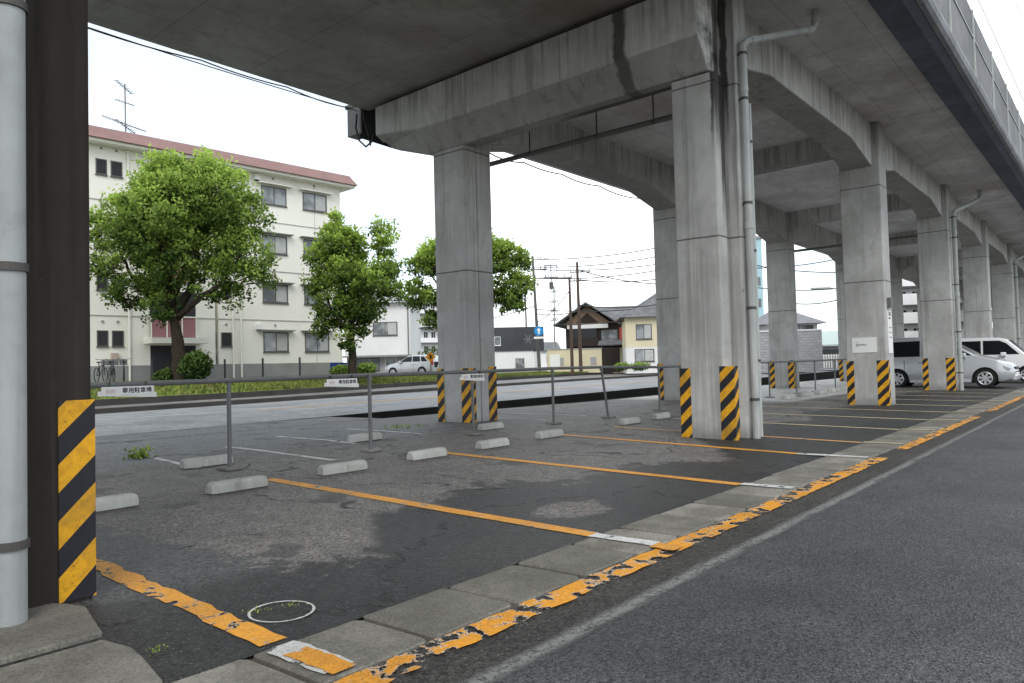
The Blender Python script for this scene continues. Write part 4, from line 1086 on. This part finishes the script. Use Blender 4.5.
# ---------------------------------------------------------------- trees
M['bark'] = plain('tree_bark', (.040,.032,.024), .95, .1, 0, .45, 5)
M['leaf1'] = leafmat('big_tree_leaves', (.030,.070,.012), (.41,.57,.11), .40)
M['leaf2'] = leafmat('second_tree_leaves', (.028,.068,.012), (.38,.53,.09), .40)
def tree(label, base, h, blobs, limbs, mat, nclump, nleaf, seed, size=.13, lean=(0,0), r0=.3):
    """blobs: (x,y,z,r) ellipsoids of the crown in local metres (x to the image right)"""
    random.seed(seed)
    t = thing('tree', label, 'tree', base, R(FACE))
    mb = MB()
    for pts, rr in limbs: 
        q = [Vector(p) for p in pts]; sm = []
        for i in range(len(q)-1):
            for k in range(4):
                f = k/4; p = q[i].lerp(q[i+1], f); sm.append(p+Vector((random.gauss(0,.03),random.gauss(0,.03),0)))
        sm.append(q[-1]); n = len(sm)
        mb.tube(sm, [rr*(1-.72*(i/(n-1)))*(1.35 if (i == 0 and rr > .2) else 1) for i in range(n)], 9)
    pts = []; vol = [b[3]**2.2 for b in blobs]; tot = sum(vol)
    cz = [b[2]+b[3] for b in blobs]; ztop = max(cz); zbot = min(b[2]-b[3] for b in blobs)
    for b, v in zip(blobs, vol):
        for _ in range(max(3, int(nclump*v/tot))):
            d = Vector((random.gauss(0,1), random.gauss(0,1), random.gauss(0,1)+.15)).normalized()
            rr = b[3]*random.uniform(.45,1.16)**.6
            c = Vector((b[0],b[1],b[2])) + Vector((d.x*rr, d.y*rr, d.z*rr*.85))
            cr = random.uniform(.20,.62)*(.7+.25*b[3]/1.2)
            hgt = (c.z-zbot)/(ztop-zbot)
            expo = .5*hgt + .35*max(0, d.z) + .25*(rr/b[3]-.6)  # high and outer leaves paler: lit tops and inner shade put into tone
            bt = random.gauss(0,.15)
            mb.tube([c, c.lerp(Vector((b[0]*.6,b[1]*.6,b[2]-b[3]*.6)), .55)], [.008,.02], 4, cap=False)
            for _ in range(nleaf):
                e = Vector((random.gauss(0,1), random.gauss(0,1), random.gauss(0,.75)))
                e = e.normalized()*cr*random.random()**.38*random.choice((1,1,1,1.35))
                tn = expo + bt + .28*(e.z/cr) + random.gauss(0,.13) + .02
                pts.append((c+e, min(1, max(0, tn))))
    mb.build('trunk', M['bark'], t, smooth=True)
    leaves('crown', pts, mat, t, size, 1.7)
    return t
d = 30.8; s = d/F
def L(u, v, dep=0, uc=176, vb=388): return ((u-uc)*s, dep, (vb-v)*s)
base = gd(178, d, .95)
bl = [(*L(180,205),1.7),(*L(140,215,.4),1.35),(*L(222,205,-.3),1.4),(*L(118,245),1.0),(*L(243,262),1.15),(*L(182,262,-.9),1.3),(*L(150,265,.8),1.2),(*L(108,268,-.2),.72),
      (*L(255,282,.2),.72),(*L(215,285),.95),(*L(130,298,.2),.9),(*L(160,312),.72),(*L(200,232,1.3),1.5),(*L(165,232,-1.3),1.4),(*L(165,183,.2),1.2),(*L(205,182,-.2),1.15),(*L(100,225,.3),.62),(*L(112,305,.3),.45),(*L(238,225),1.1),(*L(228,300,.5),.5)]
lb = [([L(178,392),L(176,355),L(174,325),L(172,300)], .34), ([L(173,322),L(190,295,.1),L(196,262),L(200,215)], .20), ([L(173,312),L(162,285,-.1),L(150,255),L(140,215)], .19),
      ([L(175,325),L(200,308,-.4),L(228,290,-.5),L(245,262,-.4)], .14), ([L(172,318),L(150,300,.4),L(125,280,.5),L(112,250,.4)], .13), ([L(175,300),L(182,260,.6),L(180,220,1.0)], .14), ([L(172,300),L(168,262,-.5),L(165,215,-1.0)], .13)]
tree('big round leafy tree before the cream apartment block entrance', base, 9.4, bl, lb, M['leaf1'], 700, 74, 3, .092)
d = 36.4; s = d/F
def L(u, v, dep=0, uc=352, vb=376): return ((u-uc)*s, dep, (vb-v)*s)
base = gd(352, d, .9)
bl = [(*L(345,242),.95),(*L(330,262,.3),.85),(*L(348,275,-.4),1.0),(*L(390,245,.1),.6),(*L(386,226,.1),.45),(*L(388,270,.2),.7),(*L(340,232,-.1),.62),(*L(318,250),.5),(*L(365,302,.1),1.0),(*L(335,305,-.1),.85),(*L(352,322,.2),.75),
      (*L(325,325),.5),(*L(318,282,.2),.6),(*L(395,290),.55),(*L(348,340,-.3),.4),(*L(350,258,.8),.8),(*L(372,285,-.8),.8),(*L(340,218,0),.35)]
lb = [([L(353,380),L(352,350),L(353,325),L(352,300)], .24), ([L(352,325),L(345,290),L(343,245)], .13), ([L(353,320),L(372,285,.2),L(386,240,.1)], .12), ([L(352,330),L(335,312,-.3),L(325,285,-.2)], .09), ([L(353,312),L(362,280,-.5),L(360,262,-.6)], .09)]
tree('middle ragged tree with a forked top at the corner of the cream apartment block', base, 7.7, bl, lb, M['leaf2'], 380, 62, 5, .10)
d = 46; s = d/F
def L(u, v, dep=0, uc=472, vb=374): return ((u-uc)*s, dep, (vb-v)*s)
base = gd(472, d, .8)
bl = [(*L(425,262),.95),(*L(418,290,.2),.9),(*L(440,255,.3),1.1),(*L(436,302,-.2),.8),(*L(465,255),1.5),(*L(490,262,.2),1.5),(*L(503,245,.1),.85),(*L(513,258),.9),(*L(520,285,-.1),.9),(*L(505,300,.2),.95),(*L(470,290,-.2),1.5),(*L(524,262),.5),(*L(518,308),.45),(*L(430,322),.4),(*L(480,238),.8),(*L(450,320),.8)]
lb = [([L(472,378),L(471,340),L(472,310),L(470,280)], .26), ([L(472,330),L(450,300),L(430,268)], .13), ([L(472,325),L(495,295,.2),L(510,262,.1)], .13), ([L(471,310),L(480,280,-.6),L(482,250,-.4)], .12)]
tree('wide tree spreading out on both sides behind the far joint column', base, 8, bl, lb, M['leaf2'], 520, 62, 8, .115)
random.seed(21)
M['leafd'] = leafmat('dark_bush_leaves', (.015,.035,.010), (.10,.17,.03), .2)
def shrub(label, u, d, z0, r, h, n, mat=None, name='shrub'):
    p = gd(u, d, z0); t = thing(name, label, name, p, R(FACE))
    mb = MB()
    for k in range(5): mb.tube([(0,0,-.05),(random.uniform(-r,r)*.6, random.uniform(-r,r)*.5, h*.7)], [.03,.01], 5)
    mb.build('stems', M['bark'], t)
    pts = []
    for _ in range(n):
        e = Vector((random.gauss(0,1),random.gauss(0,1),random.gauss(0,1))).normalized()*random.random()**.4
        q = Vector((e.x*r, e.y*r*.8, h*.5+e.z*h*.5)); pts.append((q+Vector((random.gauss(0,.05),)*3), min(1,max(0,.35+.4*e.z+random.gauss(0,.12)))))
    leaves('foliage', pts, mat or M['leaf1'], t, .09, 1.7)
shrub('dark green bush at the right foot of the big round tree', 196, 30.2, .95, .6, 1.2, 2400, M['leafd'])
shrub('low bush at the left foot of the big round tree', 164, 30.6, .95, .4, .5, 900, M['leafd'])
shrub('bush beside the foot of the middle ragged tree', 366, 37, .9, .5, .7, 1000)
shrub('low bush on the left foot of the middle ragged tree', 340, 37.6, .9, .5, .6, 1000)
shrub('green shrub between the white house and the distant slab block', 408, 66, .7, 1.3, 2.6, 2200, M['leafd'])
shrub('round shrub behind the orange diamond board', 432, 70, .7, 1.4, 2.6, 2200, M['leafd'])
shrub('low plants along the foot of the garden wall by its gate', 622, 60, .7, .7, .6, 900)
shrub('potted shrubs in front of the yellow house', 640, 58, .7, .8, .6, 900)

# ---------------------------------------------------------------- vehicles
def paintmat(name, c, metal=.35):
    t = NT(name, .28, .5); t.b.inputs['Metallic'].default_value = metal; t.b.inputs['Coat Weight'].default_value = .6
    n = t.noise(2, 3); t.color(t.mix(n, tuple(q*.92 for q in c), c)); return t.m
M['silver'] = paintmat('silver_car_paint', (.52,.54,.57), .3)
M['white_paint'] = paintmat('white_car_paint', (.78,.78,.78), .0)
M['tyre'] = plain('tyre_rubber', (.02,.02,.02), .85, .2)
M['rim'] = plain('alloy_rim', (.55,.56,.58), .35, .5, .5)
M['trim'] = plain('black_trim', (.02,.02,.022), .5, .4)
M['lamp'] = plain('headlamp_glass', (.55,.57,.60), .12, .6, .3)
M['redlamp'] = plain('tail_lamp_red', (.45,.02,.02), .2, .6)
def car(label, loc, rz, prof, belt, paint, W=1.72, wheels=(.9,3.72), rw=.32, group=None, rear_lamps=True, cat='car', wins=(), nose=0, glass_front=None, name='parked_car'):
    """prof: (x, ztop) along length, nose at x=0; belt height function; body lofted from cross sections"""
    t = thing(name, label, cat, loc, rz, group)
    secs = []
    hw = W/2
    def top(x):
        for (a, za), (b, zb) in zip(prof, prof[1:]):
            if a <= x <= b: return za+(zb-za)*(x-a)/(b-a)
        return prof[-1][1]
    Lc = prof[-1][0]
    N = 46
    for i in range(N+1):
        x = Lc*i/N; zt_ = top(x)
        nar = 1 - .16*max(0, 1-x/.55)**2 - .09*max(0, 1-(Lc-x)/.45)**2
        w = hw*nar; zb = .22 + .12*max(0, 1-x/.4)
        bl = min(belt, zt_-.04); tumble = .16*max(0, (zt_-belt))/(1.0)
        wt = w - tumble*1.1 - .05
        half = [(w*.90, zb), (w*.985, zb+.10), (w, .55), (w*.985, bl-.08), (w*.955, bl), (wt+.03, zt_-.07), (wt-.09, zt_), ]
        sec_ = [(x, y, z) for y, z in half] + [(x, -y, z) for y, z in half[::-1]]
        secs.append(sec_)
    body = MB().loft(secs).build('body', paint, t, smooth='auto')
    # side glazing follows the tumblehome
    def side_y(x, z, s, off=.014):
        zt_ = top(x); nar = 1-.16*max(0,1-x/.55)**2-.09*max(0,1-(Lc-x)/.45)**2; w = hw*nar
        a = (w*.955, min(belt, zt_-.04)); wt = w-.16*max(0,(zt_-belt))*1.1-.05; b = (wt+.03, zt_-.07)
        f = (z-a[1])/max(.01, b[1]-a[1]); return s*(a[0]+(b[0]-a[0])*f+off)
    for s_ in (-1, 1):
        for poly in wins:
            mb = MB(); k = len(poly)
            # subdivide along x for curvature
            mb.add([(x, side_y(x, z, s_), z) for x, z in poly], [tuple(range(k))])
            mb.build('side_window', M['carglass'], t)
        for j, x in enumerate(wheels):
            arch = MB()
            pr = [(x+(rw+.07)*math.cos(math.pi*q/16), rw+(rw+.07)*math.sin(math.pi*q/16)) for q in range(17)] + [(x-(rw+.06), .2),(x+(rw+.06), .2)]
            arch.prism(pr, 'y', s_*(hw*.90), s_*(hw+.006)); arch.build('wheel_arch', M['void'], t)
            wh = MB(); n = 28
            ys = [s_*(hw-.16), s_*(hw-.15), s_*(hw+.0), s_*(hw+.02)]
            wh.loft([[(x+r_*math.cos(2*math.pi*q/n), y, rw+r_*math.sin(2*math.pi*q/n)) for q in range(n)] for y, r_ in ((s_*(hw-.18), rw*.8),(s_*(hw-.16), rw),(s_*(hw-.01), rw),(s_*(hw+.015), rw*.93),(s_*(hw+.016), rw*.70))])
            tyre = wh.build('wheel', M['tyre'], t, smooth='auto')
            rm = MB()
            rm.tube([(x+rw*.66*math.cos(2*math.pi*q/24), s_*(hw+.02), rw+rw*.66*math.sin(2*math.pi*q/24)) for q in range(25)], .018, 5, cap=False)
            for q in range(7):
                a = 2*math.pi*q/7+.2; c_, s2 = math.cos(a), math.sin(a)
                rm.add([(x+r_*c_-wd*s2, s_*(hw+.022), rw+r_*s2+wd*c_) for r_, wd in ((.03,-.03),(rw*.66,-.042),(rw*.66,.042),(.03,.03))], [(0,1,2,3)])
            disc_ = [(x+.07*math.cos(2*math.pi*q/12), rw+.07*math.sin(2*math.pi*q/12)) for q in range(12)]
            rm.prism(disc_, 'y', s_*(hw+.0), s_*(hw+.03)); rm.build('rim', M['rim'], tyre)
        # door seams, handle, mirror
        for xx in (1.55, 2.6, 3.45):
            if xx < Lc-.6: MB().box((xx, s_*(hw-.02), .36),(xx+.012, s_*(hw+.003), belt-.06)).build('door_seam', M['trim'], t)
        for xx in (2.35, 2.75): MB().box((xx, s_*(hw-.02), belt-.16),(xx+.2, s_*(hw+.025), belt-.12)).build('door_handle', paint, t, bevel=.008)
        MB().box((1.42, s_*(hw-.02), belt-.02),(1.62, s_*(hw+.20), belt+.15)).build('mirror', paint, t, bevel=.04, seg=2)
        MB().prism([(.10,.68),(.62,.92),(.80,.95),(.55,.74),(.16,.60)], 'y', s_*(hw*.80), s_*(hw*.965)).build('headlight', M['lamp'], t, bevel=.01)
        if rear_lamps: MB().box((Lc-.16, s_*(hw*.82), belt-.20),(Lc+.012, s_*(hw*.965), belt+.18)).build('tail_light', M['redlamp'], t, bevel=.02)
        MB().box((wheels[0]+rw+.1, s_*(hw-.03), .19),(wheels[1]-rw-.1, s_*(hw+.012), .30)).build('sill', paint, t, bevel=.01)
    # windscreen and rear screen
    if glass_front:
        (xa, za), (xb, zb2) = glass_front
        ya = abs(side_y(xa, belt, 1))-.14; yb = abs(side_y(xb, top(xb)-.07, 1))-.12
        MB().add([(xa, -ya, top(xa)+.012),(xa, ya, top(xa)+.012),(xb, yb, top(xb)+.012),(xb, -yb, top(xb)+.012)], [(0,1,2,3)]).build('windscreen', M['carglass'], t)
    MB().add([(Lc+.006,-hw*.72,belt+.02),(Lc+.006,hw*.72,belt+.02),(Lc+.006,hw*.64,top(Lc)-.10),(Lc+.006,-hw*.64,top(Lc)-.10)], [(0,1,2,3)]).build('rear_window', M['carglass'], t)
    MB().box((-.014,-hw*.55,.62),(.10,hw*.55,.72)).build('grille', M['trim'], t, bevel=.01)
    MB().box((-.02,-.17,.42),(.05,.17,.52)).build('number_plate', M['sheet_white'], t, bevel=.005)
    MB().box((Lc-.05,-.17,.62),(Lc+.02,.17,.74)).build('number_plate', M['sheet_white'], t, bevel=.005)
    MB().box((-.03,-hw*.8,.25),(.12,hw*.8,.44)).build('bumper', paint, t, bevel=.04, seg=2)
    return t
van_prof = [(0,.60),(.12,.86),(.5,1.0),(1.05,1.13),(1.15,1.17),(2.15,1.80),(2.5,1.86),(3.3,1.89),(4.35,1.86),(4.62,1.62),(4.68,1.0)]
van_wins = [[(1.28,1.16),(1.30,1.19),(1.72,1.42),(1.85,1.16)], [(1.93,1.16),(1.82,1.46),(2.22,1.71),(2.85,1.74),(2.85,1.16)], [(2.93,1.16),(2.93,1.74),(4.2,1.72),(4.2,1.16)], [(4.2,1.16),(4.2,1.72),(4.38,1.60),(4.46,1.16)]]
box_prof = [(0,.62),(.10,.95),(.4,1.08),(.78,1.16),(1.38,1.78),(1.7,1.87),(3.0,1.90),(4.3,1.87),(4.5,1.6),(4.55,1.0)]
box_wins = [[(.98,1.16),(1.42,1.62),(1.66,1.74),(2.25,1.75),(2.25,1.16)], [(2.33,1.16),(2.33,1.75),(3.2,1.75),(3.2,1.16)], [(3.28,1.16),(3.28,1.75),(4.1,1.72),(4.32,1.16)]]
vanG = 'vehicles parked in bays under the viaduct'
car('silver minivan parked nose out between the columns under the viaduct', (32.15, 3.1, .035), R(90), van_prof, 1.10, M['silver'], 1.70, (.88,3.72), .33, vanG, wins=van_wins, glass_front=((1.2,1.2),(2.1,1.77)), cat='minivan', name='minivan')
car('white boxy minivan parked behind the silver minivan, nose at the right picture edge', (37.9, 2.5, .035), R(90), box_prof, 1.10, M['white_paint'], 1.66, (.75,3.5), .31, vanG, wins=box_wins, glass_front=((.82,1.2),(1.36,1.74)), cat='minivan', name='minivan')
hat_prof = [(0,.58),(.12,.80),(.5,.90),(1.15,1.02),(1.25,1.05),(2.0,1.46),(2.5,1.54),(3.4,1.52),(4.0,1.38),(4.2,1.05),(4.25,.7)]
hat_wins = [[(1.45,1.05),(2.02,1.38),(2.45,1.43),(2.45,1.05)], [(2.53,1.05),(2.53,1.43),(3.1,1.42),(3.2,1.05)], [(3.3,1.05),(3.22,1.41),(3.5,1.38),(3.8,1.05)]]
hat = lambda lb, u, d, rz, p: car(lb, gd(u, d, .72), R(rz), hat_prof, .98, p, 1.66, (.80,3.35), .31, 'cars parked beside the white house', wins=hat_wins, glass_front=((1.3,1.1),(1.95,1.44)))
hat('silver hatchback parked by the white house, tail towards the orange board', 391, 56, FACE-28, M['silver'])
hat('pale car just behind and right of the silver hatchback', 426, 60, FACE-28, M['silver'])
# small white van glimpsed behind the joint pier
car('white parked car partly seen beyond the drainpipes of the near column', gd(752, 40, .15), R(FACE+160), hat_prof, .98, M['white_paint'], 1.66, (.80,3.35), .31, wins=hat_wins, glass_front=((1.3,1.1),(1.95,1.44)))

# ---------------------------------------------------------------- guard rail on the far road seen through the right gap
# ---------------------------------------------------------------- light, sky, camera
w = bpy.data.worlds.new('World'); scene.world = w; w.use_nodes = True
nt = w.node_tree; nd = nt.nodes; ln = nt.links
SUN_EL, SUN_ROT = R(44), R(232)
sky = nd.new('ShaderNodeTexSky'); sky.sky_type = 'NISHITA'; sky.sun_disc = False; sky.sun_elevation = SUN_EL; sky.sun_rotation = SUN_ROT
tc = nd.new('ShaderNodeTexCoord'); mp = nd.new('ShaderNodeMapping'); mp.inputs['Scale'].default_value = (1,1,2.6); ln.new(tc.outputs['Generated'], mp.inputs[0])
no = nd.new('ShaderNodeTexNoise'); no.inputs['Scale'].default_value = 1.7; no.inputs['Detail'].default_value = 6; no.inputs['Roughness'].default_value = .52; ln.new(mp.outputs[0], no.inputs[0])
cr = nd.new('ShaderNodeMapRange'); cr.interpolation_type = 'SMOOTHSTEP'; cr.inputs['From Min'].default_value = .44; cr.inputs['From Max'].default_value = .58
cr.inputs['To Min'].default_value = .97; cr.inputs['To Max'].default_value = .45; ln.new(no.outputs[0], cr.inputs[0])
mx = nd.new('ShaderNodeMix'); mx.data_type = 'RGBA'; ln.new(cr.outputs[0], mx.inputs[0]); ln.new(sky.outputs[0], mx.inputs[6]); mx.inputs[7].default_value = (11.2,11.7,12.0,1)
bg = nd['Background']; ln.new(mx.outputs[2], bg.inputs[0]); bg.inputs[1].default_value = .165
sl = bpy.data.lights.new('sun', 'SUN'); sl.energy = 1.5; sl.angle = R(28); sl.color = (1, .97, .92)
so = bpy.data.objects.new('sun', sl); col.objects.link(so)
# sun stands over the road side, behind the viewer
dirv = Vector((math.sin(SUN_ROT)*math.cos(SUN_EL), math.cos(SUN_ROT)*math.cos(SUN_EL), math.sin(SUN_EL)))
so.rotation_euler = dirv.to_track_quat('Z', 'Y').to_euler(); so.location = (0,-10,30)
cd = bpy.data.cameras.new('camera'); cd.sensor_width = 36; cd.lens = 36*F/1024; cd.clip_end = 6000; cd.clip_start = .05
co = bpy.data.objects.new('camera', cd); col.objects.link(co)
co.matrix_world = Matrix(((AX.x,-AD.x,-AF.x,0),(AX.y,-AD.y,-AF.y,0),(AX.z,-AD.z,-AF.z,H),(0,0,0,1)))
scene.camera = co
scene.view_settings.view_transform = 'Standard'; scene.view_settings.look = 'None'; scene.view_settings.exposure = 0; scene.view_settings.gamma = 1
scene.cycles.use_denoising = True
scene.cycles.max_bounces = 8; scene.cycles.diffuse_bounces = 5; scene.cycles.transparent_max_bounces = 12
scene.render.film_transparent = False
